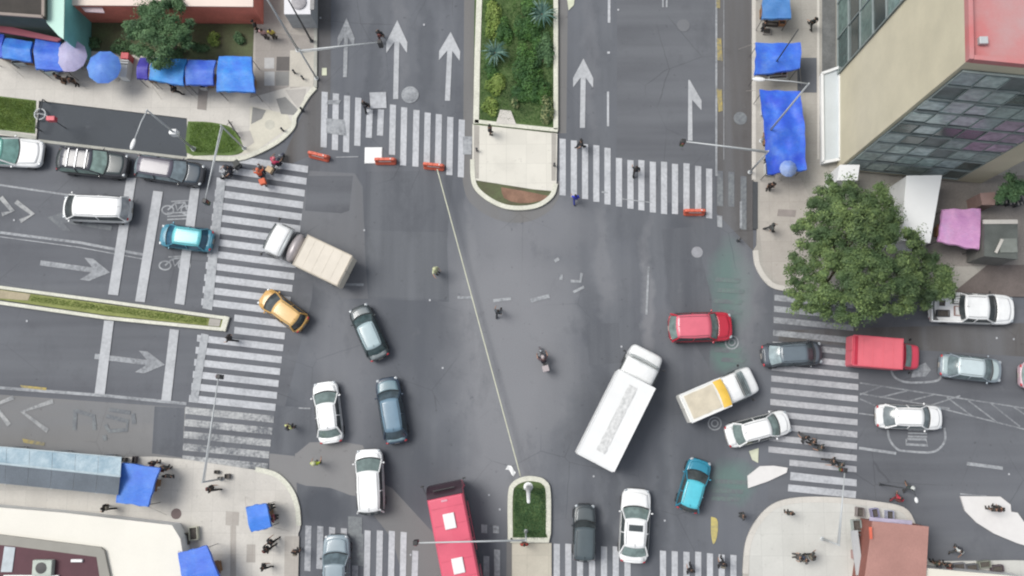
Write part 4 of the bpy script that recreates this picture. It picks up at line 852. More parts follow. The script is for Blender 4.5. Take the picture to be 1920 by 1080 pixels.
PEOPLE = [
 (918, 240, 0, 'stand', B, (30, 30, 34), 'person in black standing at the edge of the central grass median', .17),
 (1090, 267, 200, 'walk', (40, 42, 46), (32, 34, 40), 'person in dark clothes walking on the crossing just right of the central median', 0),
 (1193, 316, 90, 'walk', (58, 62, 64), (36, 38, 42), 'person in dark grey in the middle of the upper right crossing', 0),
 (1079, 369, 100, 'walk', (56, 70, 210), (60, 74, 180), 'person in bright blue at the lower edge of the upper right crossing', 0),
 (816, 506, -40, 'reach', (236, 240, 196), (190, 192, 150), 'person in a pale yellow vest standing in the road left of the cable', 0),
 (541, 800, 60, 'stand', (232, 238, 160), (64, 64, 74), 'person in a pale yellow vest beside the lower end of the left crossing', 0),
 (590, 869, 90, 'reach', (222, 246, 70), (80, 86, 60), 'person in a lime green vest standing in the road above the lower left crossing', 0),
 (428, 634, 180, 'walk', (58, 52, 50), B, 'person in dark clothes crossing by the tip of the thin left median', 0),
 (394, 917, 0, 'walk', (52, 50, 48), (44, 44, 44), 'person in dark clothes on the lower left pavement near the arm of the signal', .15),
 (195, 953, 180, 'walk', (48, 46, 44), (52, 48, 46), 'person in dark clothes walking on the pale pavement below the glass canopy', .15),
 (506, 1017, 45, 'walk', B, (40, 38, 38), 'person in black below the small square blue canopy, upper of the pair', .15),
 (499, 1030, 45, 'walk', (44, 42, 40), (36, 34, 34), 'person in black below the small square blue canopy, lower of the pair', .15),
 (493, 1064, 0, 'walk', (50, 50, 50), (60, 60, 62), 'person in dark grey at the bottom edge of the lower left pavement', .15),
 (553, 1035, 90, 'stand', (52, 46, 42), B, 'person in brown standing on the kerb left of the lower left crossing', .15),
 (983, 1021, 270, 'stand', (180, 60, 52), (60, 50, 46), 'person in dull red at the bottom of the small grass island', .1),
 (1483, 963, 90, 'stand', (70, 76, 70), (52, 54, 52), 'person in grey green standing on the round lower right pavement', .15),
 (1500, 1046, 180, 'stand', (92, 92, 90), (70, 70, 70), 'person in grey on the lower right pavement, left one of the trio', .15),
 (1512, 1050, 0, 'stand', (96, 96, 96), (74, 74, 74), 'person in grey on the lower right pavement, middle one of the trio', .15),
 (1525, 1043, 20, 'walk', (70, 72, 70), (60, 62, 60), 'person in dark grey on the lower right pavement, right one of the trio', .15),
 (1356, 1058, 90, 'walk', B, (44, 44, 46), 'person in black on the lower right crossing nearest the pavement', 0),
 (1296, 1070, 90, 'walk', (40, 40, 44), (30, 30, 34), 'person in black at the bottom edge of the lower right crossing', 0),
 (1511, 821, 120, 'walk', (36, 36, 38), (86, 86, 86), 'person in black leading the group over the right crossing', 0),
 (1526, 829, 140, 'stand', (70, 72, 72), (50, 52, 52), 'person in dark grey second from left in the group over the right crossing', 0),
 (1540, 839, 160, 'walk', (82, 86, 84), (60, 62, 62), 'person in grey green third from left in the group over the right crossing', 0),
 (1563, 865, 180, 'walk', (42, 44, 44), (60, 60, 62), 'person in black fourth from left in the group over the right crossing', 0),
 (1578, 872, 150, 'walk', (86, 92, 88), (66, 70, 68), 'person in grey at the right end of the group over the right crossing', 0),
 (1448, 346, 270, 'stand', (46, 36, 36), (38, 34, 34), 'person in black at the lower end of the long blue stall', .15),
 (1527, 38, 120, 'walk', (26, 36, 34), (36, 40, 38), 'person in black walking beside the tall building at the top right', .15),
 (475, 44, 200, 'stand', (44, 50, 50), (34, 38, 38), 'person in dark clothes beside the red walled building', .15),
 (684, 195, 90, 'walk', (42, 46, 48), (36, 38, 40), 'person in dark clothes left of the painted white square on the upper left crossing', 0),
 (711, 62, 90, 'walk', (52, 56, 60), (40, 44, 46), 'person in dark clothes between the two upper left road arrows', 0),
 (324, 164, 0, 'walk', (36, 34, 34), (40, 38, 38), 'person in black at the lower edge of the row of blue stalls', .15),
 (131, 148, 270, 'stand', (46, 40, 40), (60, 50, 44), 'person in brown half under the lavender parasol', .15),
 (106, 142, 250, 'stand', (50, 40, 44), (40, 38, 38), 'person in dark red by the left edge of the lavender parasol', .15),
 (508, 60, 90, 'stand', (226, 206, 92), (80, 74, 60), 'person in a yellow top on the upper left pavement', .15),
 (492, 60, 80, 'stand', (212, 168, 168), (90, 80, 80), 'person in a pink top next to the one in yellow on the upper left pavement', .15),
 (306, 878, 60, 'stand', (70, 74, 74), (60, 60, 60), 'person in grey at the right side of the blue canopy by the glass roof', .15),
 (311, 893, 270, 'stand', (92, 94, 92), (80, 80, 80), 'person in pale grey just below the one beside the blue canopy', .15),
 (285, 868, 90, 'stand', (48, 44, 46), B, 'person in black at the top edge of the blue canopy by the glass roof', .15),
 (512, 972, 180, 'stand', (150, 70, 84), (60, 56, 60), 'person in a dull red top right of the small square blue canopy', .15),
 (505, 951, 200, 'stand', (80, 84, 82), (60, 60, 60), 'person in grey at the upper right corner of the small square blue canopy', .15),
 (1442, 294, 0, 'stand', (60, 66, 64), B, 'person in dark green seen at the left edge of the long blue stall', .15),
 (1435, 44, 0, 'stand', (40, 40, 40), B, 'person in black below the topmost blue stall on the right', .15),
 (1449, 425, 0, 'walk', (76, 80, 78), (60, 60, 60), 'person in grey at the left edge of the big tree', .15),
 (1867, 956, 90, 'stand', (60, 62, 60), (56, 58, 56), 'person in dark grey standing on the large white island, left one', .14),
 (1877, 953, 45, 'stand', (72, 74, 72), (46, 48, 46), 'person in dark grey standing on the large white island, right one', .14),
 (1799, 1033, 250, 'walk', (222, 228, 226), (90, 92, 92), 'person in white walking near the low cream roof at the bottom right', 0),
 (1760, 1057, 90, 'stand', (70, 76, 62), (60, 60, 56), 'person in olive beside the brown roofed kiosk', .15),
 (1780, 1060, 90, 'stand', (44, 46, 46), (60, 62, 62), 'person in black second from the brown roofed kiosk', .15),
 (1394, 968, 0, 'stand', (66, 68, 70), (60, 62, 62), 'person in grey in the road left of the round lower right pavement', 0),
 (934, 584, 80, 'walk', (84, 92, 98), (48, 52, 58), 'person in dark clothes walking in the middle of the junction just right of the cable', 0),
 (1708, 915, 90, 'walk', (70, 84, 82), (90, 92, 94), 'person in grey with a white cap in the road above the kiosk', 0),
 (1687, 934, 60, 'walk', (206, 60, 80), (150, 60, 70), 'person in bright red in the road above the kiosk', 0),
]
for a in PEOPLE:
    px, py, ang, kind, sh, tr, lab, z = a
    head = 'hat' if 'white cap' in lab or 'vest' in lab and 'road' in lab else 'hair'
    hc = (225, 230, 226) if 'white cap' in lab else ((210, 214, 170) if head == 'hat' else random.choice([(28, 26, 26), (36, 28, 24), (24, 24, 28)]))
    person(px, py, ang, kind, sh, tr, lab, z, head, hc, random.uniform(.95, 1.04), vest=sh if 'vest' in lab else None)
def motorcycle(px, py, ang, rgb, label, box=None, rider=None, group='motorcycles'):
    p = G(px, py, .5); r = math.radians(ang)-PI/2
    t = thing('motorcycle', label, 'motorcycle', (p.x, p.y, 0), r, group); pm = carpaint('moto%d%d%d' % rgb, rgb)
    n = 18
    for nm, y in (('wheel', .66), ('wheel', -.62)):
        mb = MB(); mb.loft([[(x, y+pr*math.cos(2*PI*k/n), .3+pr*math.sin(2*PI*k/n)) for k in range(n)] for x, pr in [(-.05, .22), (-.055, .28), (0, .31), (.055, .28), (.05, .22)]], caps=False)
        w = mb.build('wheel', m_rub, t, smooth=True)
        mb = MB(); mb.tube([(-.04, y, .3), (.04, y, .3)], .06, 8)
        for k in range(5): a = 2*PI*k/5; mb.tube([(0, y, .3), (0, y+.23*math.cos(a), .3+.23*math.sin(a))], .014, 5)
        mb.build('rim', m_rim, w)
    mb = MB()
    for s in (1, -1): mb.tube([(s*.08, .66, .3), (s*.08, .48, .95)], .022, 6); mb.tube([(s*.08, -.62, .3), (s*.08, -.1, .42)], .022, 6)
    mb.tube([(0, .46, .85), (0, .1, .6), (0, -.3, .55), (0, -.72, .78)], .035, 7); mb.build('frame', m_steelD, t)
    mb = MB(); mb.box((0, .08, .42), (.26, .42, .36), tap=.8); mb.build('engine', m_steelD, t, bevel=.05)
    mb = MB(); mb.sphere((0, .17, .84), (.15, .27, .14)); mb.build('fuel_tank', pm, t, smooth=True)
    mb = MB(); mb.box((0, -.32, .82), (.24, .66, .09), tap=.85); mb.build('seat', m_black, t, bevel=.03)
    mb = MB(); mb.tube([(-.36, .36, 1.02), (-.2, .45, 1.0), (.2, .45, 1.0), (.36, .36, 1.02)], .017, 6); mb.build('handlebar', m_rim, t)
    mb = MB(); mb.sphere((0, .60, .88), (.09, .08, .09)); mb.build('headlight', m_head, t, smooth=True)
    mb = MB(); mb.tube([(.15, .1, .3), (.17, -.3, .32), (.17, -.75, .42)], [.03, .04, .05], 7); mb.build('exhaust', m_rim, t)
    mb = MB(); mb.grid(lambda i, j: ((i-.5)*.14, .66+.33*math.cos(.4+j*1.9), .3+.34*math.sin(.4+j*1.9)), 2, 6); mb.build('mudguard', pm, t, solid=.01)
    for s in (1, -1):
        mb = MB(); mb.tube([(s*.24, .43, 1.0), (s*.30, .44, 1.16)], .008, 5); mb.sphere((s*.31, .44, 1.18), (.06, .015, .035)); mb.build('mirror', m_black, t)
    if box:
        mb = MB(); mb.box((0, -.72, 1.08), (.46, .44, .42)); tag_o = mb.build('top_box', mat('topbox%d' % box[1], P(*box), .6), t, bevel=.03)
    if rider:
        rl, sh, hc = rider
        person(0, 0, ang, 'ride', sh, (46, 48, 62), rl, loc=Vector((p.x, p.y, 0))+Vector((.14*math.sin(r), -.14*math.cos(r), -.02)), head='helmet', hcol=hc)
motorcycle(1018, 674, 105, (96, 92, 96), 'motorcycle with a pale front and rear right of the cable near the centre', box=(190, 180, 182), rider=('rider in brown on the motorcycle nearest the centre of the photo', (96, 76, 82), (196, 184, 184)))
motorcycle(433, 321, 215, (38, 40, 46), 'black motorcycle at the top end of the left crossing', box=(44, 48, 46), rider=('rider in black with a dark helmet on the black motorcycle at the left crossing', (48, 50, 58), (60, 62, 68)))
motorcycle(491, 328, 110, (90, 60, 50), 'motorcycle with an orange box on the left crossing', box=(240, 108, 62), rider=('rider in orange with an orange helmet on the motorcycle with the orange box', (236, 110, 70), (240, 130, 96)))
motorcycle(519, 307, 60, (60, 62, 84), 'motorcycle with a tan box where the left crossing meets the kerb', box=(214, 186, 148), rider=('rider in a pink red top on the motorcycle with the tan box', (222, 70, 110), (226, 130, 140)))
# ------------------------------------------------------------------ barriers and white boards
def barrier(px, py, deg, label):
    p = G(px, py, .5); t = thing('road_barrier', label, 'barrier', (p.x, p.y, 0), math.radians(deg), 'orange barriers standing on the upper crossings')
    mb = MB(); L = 1.55
    prof = [(-.26, 0), (-.26, .14), (-.15, .34), (-.10, .82), (.10, .82), (.15, .34), (.26, .14), (.26, 0)]
    mb.loft([[(x, y*k, z*kz) for y, z in prof] for x, k, kz in ((-L/2, .8, .9), (-L/2+.1, 1, 1), (-.05, 1, 1), (0, .9, .96), (.05, 1, 1), (L/2-.1, 1, 1), (L/2, .8, .9))]); mb.build('body', m_orange, t, bevel=.02)
    for s in (1, -1):
        mb = MB(); mb.lathe([(.05, .82), (.05, .87), (.035, .88)], (s*.45, 0, 0), 10); mb.build('filler_cap', m_white if s > 0 else m_orange, t)
    mb = MB(); mb.box((0, .135, .55), (L*.6, .012, .14)); mb.box((0, -.135, .55), (L*.6, .012, .14)); mb.build('reflector_strip', m_white, t)
barrier(597, 291, -14, 'orange plastic barrier at the left end of the upper left crossing')
barrier(722, 300, 0, 'orange plastic barrier overlapping the white board on the upper left crossing')
barrier(813, 310, -6, 'orange plastic barrier at the upper end of the long cable')
barrier(1303, 396, 0, 'orange plastic barrier at the right end of the upper right crossing')
mb = MB(); c = G(700, 291, .1); mb.box((0, 0, .04), (1.32, 1.25, .06)); mb.box((0, 0, .085), (1.24, 1.17, .03)); o = mb.build('board', m_white, bevel=.01); o.location = (c.x, c.y, 0); tag(o, 'square white board lying beside the orange barrier on the upper left crossing', 'board')
# cable
a = G(820, 318, .9); b = G(976, 893, .9)
mb = MB(); pts = []
for k in range(41):
    q = a.lerp(b, k/40); q.z = .95-.25*math.sin(PI*k/40)+.0; pts.append(q)
mb.tube(pts, .045, 6); tag(mb.build('cable', mat('pale_rope', P(222, 224, 200), .7), smooth=True), 'long thin pale cable stretched from an orange barrier to the grass island', 'cable')
mb = MB(); c = G(958, 882, .2); o = None
mb.grid(lambda i, j: ((i-.5)*.75, (j-.5)*.34+.1*math.sin(i*5), .03+.05*math.sin(i*9+j*4)+.04), 8, 4); o = mb.build('plastic_sheet', m_white, smooth=True); o.location = (c.x, c.y, 0); o.rotation_euler[2] = -.55; tag(o, 'scrap of white sheeting lying in the road above the grass island', 'sheet')
# ------------------------------------------------------------------ poles and lamps
def signal_mast(base, root, head, zb, label, h=5.6, col=m_steel, group='traffic signals on mast arms', rr=.07):
    b = G(base[0], base[1]); r = G(root[0], root[1], h); e = G(head[0], head[1], h)
    b = Vector((r.x, r.y, 0)); t = thing('traffic_light', label, 'traffic light', (b.x, b.y, zb), 0, group)
    R = lambda v: (v.x-b.x, v.y-b.y, v.z-zb)
    mb = MB(); mb.tube([(0, 0, 0), (0, 0, h-zb+.15)], [.07, .055], 10); mb.build('pole', col, t, smooth=True)
    mb = MB(); mb.lathe([(.16, 0), (.16, .04), (.10, .06), (.09, .3)], (0, 0, 0), 12); mb.build('base', col, t)
    mb = MB(); mb.tube([R(Vector((b.x, b.y, h))), R(e)], [rr, rr*.65], 8); mb.tube([R(Vector((b.x, b.y, h-.35))), R(b.lerp(Vector((e.x, e.y, 0)), .8)+Vector((0, 0, h-.05)))], [.03, .025], 6); mb.build('arm', col, t, smooth=True)
    d = (Vector((e.x, e.y, 0))-Vector((b.x, b.y, 0))).normalized(); yaw = math.atan2(d.y, d.x)
    for q in (0,):
        c = R(e-d*q*2.2)
        mb = MB(); mb.box((c[0], c[1], c[2]-.3), (.32, .30, .9), yaw); hb = mb.build('signal_head', m_black, t, bevel=.04)
        nrm = Vector((-d.y, d.x, 0))
        for k, cm in enumerate(((200, 40, 40), (220, 170, 50), (60, 160, 90))):
            mb = MB(); p = Vector(c)+Vector((0, 0, -.02-.28*k)); mb.tube([p+nrm*.15, p+nrm*.19], .1, 10); mb.build('lens', mat('lens%d' % k, P(*cm, k=.4), .4), hb)
        if 'lower right' in label or q: break
    return t
signal_mast((592, 150), (562, 95), (712, 79), .15, 'traffic light arm reaching over the upper left road beside the worn arrow')
signal_mast((1415, 330), (1440, 284), (1281, 265), .15, 'traffic light arm reaching left over the upper right road')
signal_mast((455, 275), (415, 236), (384, 377), .15, 'traffic light arm reaching down from the small green lawn over the left road', rr=.06)
signal_mast((425, 897), (380, 904), (410, 706), .15, 'traffic light arm reaching up over the lower end of the left crossing', rr=.06, h=4.2)
signal_mast((1523, 1010), (1573, 1022), (1584, 882), .15, 'traffic light arm reaching up over the right crossing from the lower right pavement', rr=.06, h=3.8)
signal_mast((985, 996), (986, 1013), (779, 1018), .2, 'traffic light arm reaching left over the bus from the grass island')
def lamp(base_top, h, arms, label, zb=.15, m=m_steel, r=.10, heads=True, name='street_lamp', cat='street lamp'):
    top = G(base_top[0], base_top[1], h); b = Vector((top.x, top.y, zb)); t = thing(name, label, cat, tuple(b))
    mb = MB(); mb.tube([(0, 0, 0), (0, 0, h-zb)], [r, r*.55], 10); mb.build('pole', m, t, smooth=True)
    mb = MB(); mb.lathe([(r*2, 0), (r*2, .05), (r*1.3, .07), (r*1.2, .5)], (0, 0, 0), 12); mb.build('base', m, t)
    for (ax, ay) in arms:
        e = G(ax, ay, h+.2)-b; p0 = Vector((0, 0, h-zb-.1))
        mb = MB(); mb.tube([p0, p0.lerp(e, .4)+Vector((0, 0, .12)), e], [.045, .04, .035], 7); am = mb.build('arm', m, t, smooth=True)
        d = (e-p0); d.z = 0; d.normalize(); yaw = math.atan2(d.y, d.x); mb = MB()
        mb.sphere((0, 0, 0), (.42, .15, .09) if h > 7 else (.2, .12, .07), 12, 7); hd = mb.build('lamp_head', m_white, t, smooth=True); hd.location = e+d*.3; hd.rotation_euler[2] = yaw
    return t
lamp((275, 206), 9.2, [(252, 262)], 'street lamp leaning over the dark lay-by with its lamp on a short arm')
tl = [o_ for o_ in COL.objects if o_.get('label', '').startswith('street lamp leaning')][0]
mb = MB(); mb.box((0, 0, 4.0), (.5, .4, .7)); mb.tube([(-.35, 0, 4.1), (.35, 0, 4.1)], .12, 8); mb.build('control_box', m_white, tl, bevel=.04)
lamp((497, -8), 9.5, [(470, -30)], 'tall pale street lamp post at the upper left corner pavement')
lamp((1517, 156), 12.4, [(1432, 149)], 'tall pale street lamp whose arm passes over the long blue stall', r=.09)
lamp((1497, 55), 8.5, [], 'thin dark pole rising over the blue canopy at the top right', m=m_steelD, r=.06, name='utility_pole', cat='pole')
lamp((540, -2), 7.5, [], 'thin dark pole beside the white booth at the top left', m=m_steelD, r=.08, name='utility_pole', cat='pole')
lamp((991, 941), 14.0, [], 'tapered white mast standing at the top of the small grass island', zb=.2, m=m_white, r=.17, name='mast', cat='mast')
lamp((1711, 918), 6.0, [(1716, 929)], 'thin grey street lamp rising beside the kiosk at the lower right', m=m_steelD, r=.05)
# red sign
b = G(98, 224, 2.2); t = thing('road_sign', 'small red sign on a thin post at the left end of the dark lay-by', 'sign', (b.x, b.y, .02), 0)
mb = MB(); mb.tube([(0, 0, 0), (0, 0, 2.4)], .03, 7); mb.build('post', m_steelD, t)
mb = MB(); mb.box((0, 0, 2.25), (.62, .34, .5)); mb.build('sign_panel', mat('sign_red', P(222, 84, 100), .5), t, bevel=.02)
mb = MB(); mb.tube([(0, .1, 2.3), (-.95, .45, 2.3)], .025, 6); mb.build('arm', m_steel, t)
b = G(75, 214, .3); mb = MB(); mb.tube([(0+.42*math.cos(k*PI/10), .42*math.sin(k*PI/10), .0) for k in range(21)], .05, 6, caps=False); mb.tube([(-.42, 0, 0), (.42, 0, 0)], .03, 6); o = mb.build('hoop', m_steel, smooth=True); o.location = (b.x, b.y, .3); tag(o, 'pale metal hoop at the edge of the left lawn by the red sign', 'hoop')
b = G(72, 238, .3); mb = MB(); mb.tube([G(80, 186, .9)-Vector((b.x, b.y, 0)), G(68, 240, .9)-Vector((b.x, b.y, 0))], .05, 6)
for q in ((80, 186), (68, 240)):
    g_ = G(q[0], q[1], .9)-Vector((b.x, b.y, 0)); mb.tube([(g_.x, g_.y, .1), tuple(g_)], .04, 6)
o = mb.build('railing', m_steelD); o.location = (b.x, b.y, 0); tag(o, 'grey railing between the left lawn and the dark lay-by', 'railing')
# ------------------------------------------------------------------ market stalls
m_tarp = {}
def tarpmat(rgb, rgb2):
    k = 'tarp_%d%d%d' % rgb
    if k in MC: return MC[k]
    m, nt, b_ = newmat(k)
    c = mixc(nt, ramp(nt, nz(nt, .8, 3, .6), .35, .65), P(*rgb), P(*rgb2))
    c = mixc(nt, ramp(nt, nz(nt, 5, 3, .6, (1, 3, 1)), .4, .7, 0, .3), c, P(*rgb, k=.6))
    c = mixc(nt, ramp(nt, nz(nt, .7, 5, .7), .5, .72, 0, .35), c, P(150, 180, 228))
    nt.links.new(c, b_.inputs['Base Color']); b_.inputs['Roughness'].default_value = .5; b_.inputs['Specular IOR Level'].default_value = .35
    bn = N(nt, 'ShaderNodeBump', Strength=.5, Distance=.06); nt.links.new(nz(nt, 3.2, 4, .6, (1, 2, 1)), bn.inputs['Height']); nt.links.new(bn.outputs[0], b_.inputs['Normal'])
    MC[k] = m; return m
BL = ((48, 116, 232), (62, 156, 250)); BD = ((50, 84, 214), (66, 108, 240)); BM = ((52, 104, 232), (70, 136, 246))
def stall(q, h, cols, label, z=.15, ridge=.25, drop=.25, goods=True, n=10, group='market stalls with tarpaulin roofs', name='market_stall', cat='market stall', sag=.06):
    c4 = [G(x, y, h) for x, y in q]; c = sum(c4, Vector())/4
    t = thing(name, label, cat, (c.x, c.y, z), 0, group); m = tarpmat(*cols)
    loc = [p-Vector((c.x, c.y, z)) for p in c4]
    def S(i, j):
        p = (loc[0].lerp(loc[1], i)).lerp(loc[3].lerp(loc[2], i), j)
        e = min(i, 1-i, j, 1-j)*2
        p.z += ridge*(1-abs(2*j-1))+ sag*noise.noise((p.x*1.1+c.x, p.y*1.1, 3))*2*min(1, e*3+.2)-sag*math.sin(PI*i)*.5
        p.x += .07*noise.noise((p.y*1.5, c.x, 1)); p.y += .07*noise.noise((p.x*1.5, c.y, 5))
        return p
    mb = MB(); mb.grid(S, n, n)
    # valance
    ring = [(k/n, 0) for k in range(n)] + [(1, k/n) for k in range(n)] + [(1-k/n, 1) for k in range(n)] + [(0, 1-k/n) for k in range(n)]
    top = [S(*r) for r in ring]; cc_ = Vector((0, 0, 0)); bot = []
    for k, p in enumerate(top):
        dp = Vector((p.x, p.y, 0)).normalized()*(.04+.03*math.sin(k*1.7)); bot.append(Vector((p.x+dp.x, p.y+dp.y, p.z-drop*(.8+.3*noise.noise((k*.6, c.x, 0))))))
    nn = len(top); mb.add(top+bot, [(k, (k+1) % nn, (k+1) % nn+nn, k+nn) for k in range(nn)])
    mb.build('canopy', m, t, smooth=True, recalc=False)
    for p in loc:
        v = p*.93; mb = MB(); mb.tube([(v.x, v.y, 0), (v.x, v.y, h-z+.02)], .025, 6); mb.build('pole', m_steelD, t)
    for p in (loc[0], loc[2]):
        v = Vector((p.x, p.y, 0)).normalized(); mb = MB(); mb.tube([p*.99, (p.x+v.x*.9, p.y+v.y*.9, .05)], .012, 4); mb.build('rope', m_walk2, t)
    a = (loc[3]+loc[0])/2*.72; b_ = (loc[1]+loc[2])/2*.72
    mb = MB(); L_ = (b_-a).length; mid = (a+b_)/2; yaw = math.atan2(b_.y-a.y, b_.x-a.x)
    mb.box((mid.x, mid.y, .8), (L_, .9, .06), yaw); mb.box((mid.x, mid.y, .4), (L_*.9, .7, .74), yaw); mb.build('counter', m_wood, t)
    return t
stall([(-30, 58), (8, 65), (4, 108), (-30, 105)], 2.5, BD, 'blue tarpaulin stall cut by the left edge of the photo')
stall([(9, 70), (60, 78), (58, 116), (4, 107)], 2.5, BL, 'light blue tarpaulin stall left of the one behind the lavender parasol')
stall([(66, 72), (112, 76), (122, 132), (66, 128)], 2.5, BM, 'blue tarpaulin stall partly hidden behind the lavender parasol')
stall([(286, 108), (349, 111), (343, 160), (280, 148)], 2.5, ((44, 134, 236), (70, 176, 250)), 'sky blue tarpaulin stall leftmost of the three beside the garden')
stall([(352, 112), (404, 113), (399, 159), (348, 158)], 2.5, ((52, 98, 226), (82, 138, 240)), 'blue tarpaulin stall with a fold, middle of the three beside the garden')
stall([(411, 105), (472, 106), (478, 172), (406, 170)], 2.6, ((46, 120, 238), (58, 158, 250)), 'large blue tarpaulin stall with a cut corner, rightmost of the three beside the garden')
stall([(262, 108), (282, 108), (276, 148), (256, 146)], 2.3, ((64, 60, 170), (86, 76, 200)), 'narrow purple covered stall left of the sky blue stall')
stall([(1430, -30), (1475, -30), (1484, 34), (1430, 34)], 2.6, ((72, 132, 206), (88, 152, 222)), 'pale blue tarpaulin stall at the top edge, uppermost on the right pavement')
stall([(1418, 80), (1501, 80), (1500, 128), (1416, 140)], 2.7, BM, 'blue tarpaulin stall under the thin dark pole on the right pavement', sag=.12)
stall([(1425, 168), (1500, 170), (1512, 318), (1440, 326)], 2.7, ((44, 86, 226), (58, 124, 244)), 'long blue tarpaulin stall, the largest on the right pavement', n=16, sag=.16, ridge=.4)
stall([(228, 868), (299, 878), (277, 950), (217, 942)], 2.6, ((58, 120, 234), (72, 140, 240)), 'blue tarpaulin stall at the end of the glass canopy', sag=.03, ridge=.1)
stall([(461, 951), (500, 944), (509, 988), (470, 998)], 2.4, ((52, 126, 238), (70, 146, 246)), 'small square blue canopy alone on the lower left pavement', sag=.03, ridge=.12)
stall([(333, 1038), (388, 1024), (425, 1110), (352, 1125)], 2.6, ((60, 112, 232), (66, 130, 240)), 'blue tarpaulin stall cut by the bottom edge of the photo', sag=.03, ridge=.2)
stall([(1768, 392), (1839, 391), (1836, 468), (1760, 452)], 2.6, ((220, 156, 214), (244, 184, 230)), 'pink tarpaulin stall right of the big tree', group=None, sag=.08, ridge=.1)
def parasol(px, py, rpx, cols, label, h=2.5):
    c = G(px, py, h); r = rpx/26*.96; t = thing('parasol', label, 'parasol', (c.x, c.y, .15)); n = 10
    pts = [[(0, 0, h+.35)]]; mb = MB(); rings = []
    for j in range(7):
        f = j/6; ring = []
        for k in range(n*3):
            a = 2*PI*k/(n*3); fl = 1-.05*math.sin((k % 3)/3*PI)*f
            ring.append((max(.02, r*f)*fl*math.cos(a), max(.02, r*f)*fl*math.sin(a), h-.15+.5*(1-f**1.6)-.04*math.sin((k % 3)/3*PI)*f))
        rings.append(ring)
    mb.loft(rings, caps=False); mb.build('canopy', tarpmat(*cols), t, smooth=True)
    mb = MB(); mb.tube([(0, 0, 0), (0, 0, h+.3)], .025, 8); mb.build('pole', m_steel, t)
    mb = MB(); mb.lathe([(.25, 0), (.25, .08), (.06, .12)], (0, 0, 0), 12); mb.build('base', m_walk2, t)
    mb = MB()
    for k in range(n): a = 2*PI*k/n; mb.tube([(0, 0, h+.28), (r*math.cos(a), r*math.sin(a), h-.17)], .01, 4)
    mb.build('ribs', m_rim, t)
parasol(132, 105, 34, ((190, 184, 224), (208, 202, 236)), 'lavender parasol overlapping a blue stall at the left')
parasol(195, 126, 35, ((86, 132, 232), (104, 160, 240)), 'round blue parasol right of the lavender one')
parasol(1478, 316, 17, ((120, 156, 232), (178, 198, 236)), 'pale blue parasol at the lower end of the long blue stall', 2.9)
# stack of goods, red and white
b = G(235, 122, .8); t = thing('drinks_cooler', 'white cooler chest with a red end right of the round blue parasol', 'cooler', (b.x, b.y, .15), -.08)
mb = MB(); mb.box((0, -.35, .45), (.62, 1.4, .9)); mb.build('body', m_white, t, bevel=.04)
mb = MB(); mb.box((0, .62, .5), (.6, .5, 1.0)); mb.build('red_end', mat('cooler_red', P(214, 70, 80), .5), t, bevel=.03)
mb = MB(); mb.box((0, -.02, .93), (.58, .06, .03)); mb.box((0, .2, .93), (.58, .05, .03)); mb.build('lid_seam', m_black, t)
mb = MB(); mb.lathe([(.34, 0), (.30, .1), (.08, .5), (.05, .52)], (0, 0, 0), 14); o = mb.build('bundle', m_white, smooth=True); c = G(264, 138, .5); o.location = (c.x, c.y, .15); tag(o, 'white cone shaped bundle at the foot of the purple stall', 'bundle')
gd = [(1447, 46, (.9, .3, .3), (60, 50, 46), 'dark crate below the topmost blue stall'), (1466, 44, (.5, .35, .4), (196, 140, 100), 'tan crate below the topmost blue stall'), (1437, 60, (.6, .5, .2), (170, 165, 160), 'grey tray with goods left of the blue canopy under the dark pole'), (1458, 146, (1.4, .25, .3), (232, 234, 232), 'long white bench between the two larger blue stalls on the right'), (1470, 139, (.4, .4, .3), (226, 200, 204), 'pale pink box beside the long white bench'),
      (1431, 200, (.25, 1.4, .5), (222, 224, 226), 'white rack along the left edge of the long blue stall'), (1434, 240, (.25, 1.2, .5), (206, 200, 200), 'pale goods rack further down the long blue stall'), (1440, 318, (.5, .9, .4), (216, 220, 220), 'white frame at the lower left corner of the long blue stall'), (293, 905, (.3, .9, .8), (240, 242, 242), 'narrow white panel at the right side of the blue stall by the glass canopy'), (232, 862, (.4, .3, .5), (90, 88, 86), 'small dark box at the top left corner of the blue stall by the glass canopy'), (253, 862, (.25, .5, .5), (96, 88, 90), 'narrow dark box at the top edge of the blue stall by the glass canopy'),
      (350, 1010, (.4, .8, .4), (110, 104, 90), 'dark wire rack at the top of the bottom-edge blue stall'), (364, 1000, (.6, .9, .5), (220, 220, 200), 'pale box behind the dark wire rack'), (95, 134, (.9, .35, .7), (220, 232, 232), 'pale counter end under the blue stall by the lavender parasol'), (36, 118, (.9, .25, .6), (216, 222, 222), 'pale counter end under the light blue stall'), (382, 164, (.5, .3, .6), (214, 214, 214), 'small white box below the folded blue stall'), (120, 152, (.3, .4, .3), (150, 116, 90), 'brown basket below the lavender parasol'),
      (407, 885, (.3, .25, .35), (70, 68, 66), 'small dark box on the pavement by the lower left signal, upper one'), (413, 897, (.3, .25, .3), (120, 116, 112), 'grey box on the pavement by the lower left signal, lower one'), (427, 893, (.35, .35, .4), (96, 92, 90), 'small dark box right of the grey one by the lower left signal'),
      (1730, 1050, (.4, .4, .4), (110, 60, 66), 'dark red box at the right side of the brown roofed kiosk')]
for px, py, s, rgb, lab in gd:
    p = G(px, py, s[2]*.8); nm = 'rack' if 'rack' in lab else 'bench' if 'bench' in lab else 'crate'
    crate(p.x, p.y, .15, s, mat('goods_%d_%d' % rgb[:2], P(*rgb), .7), lab, random.uniform(-.1, .1), nm, nm)
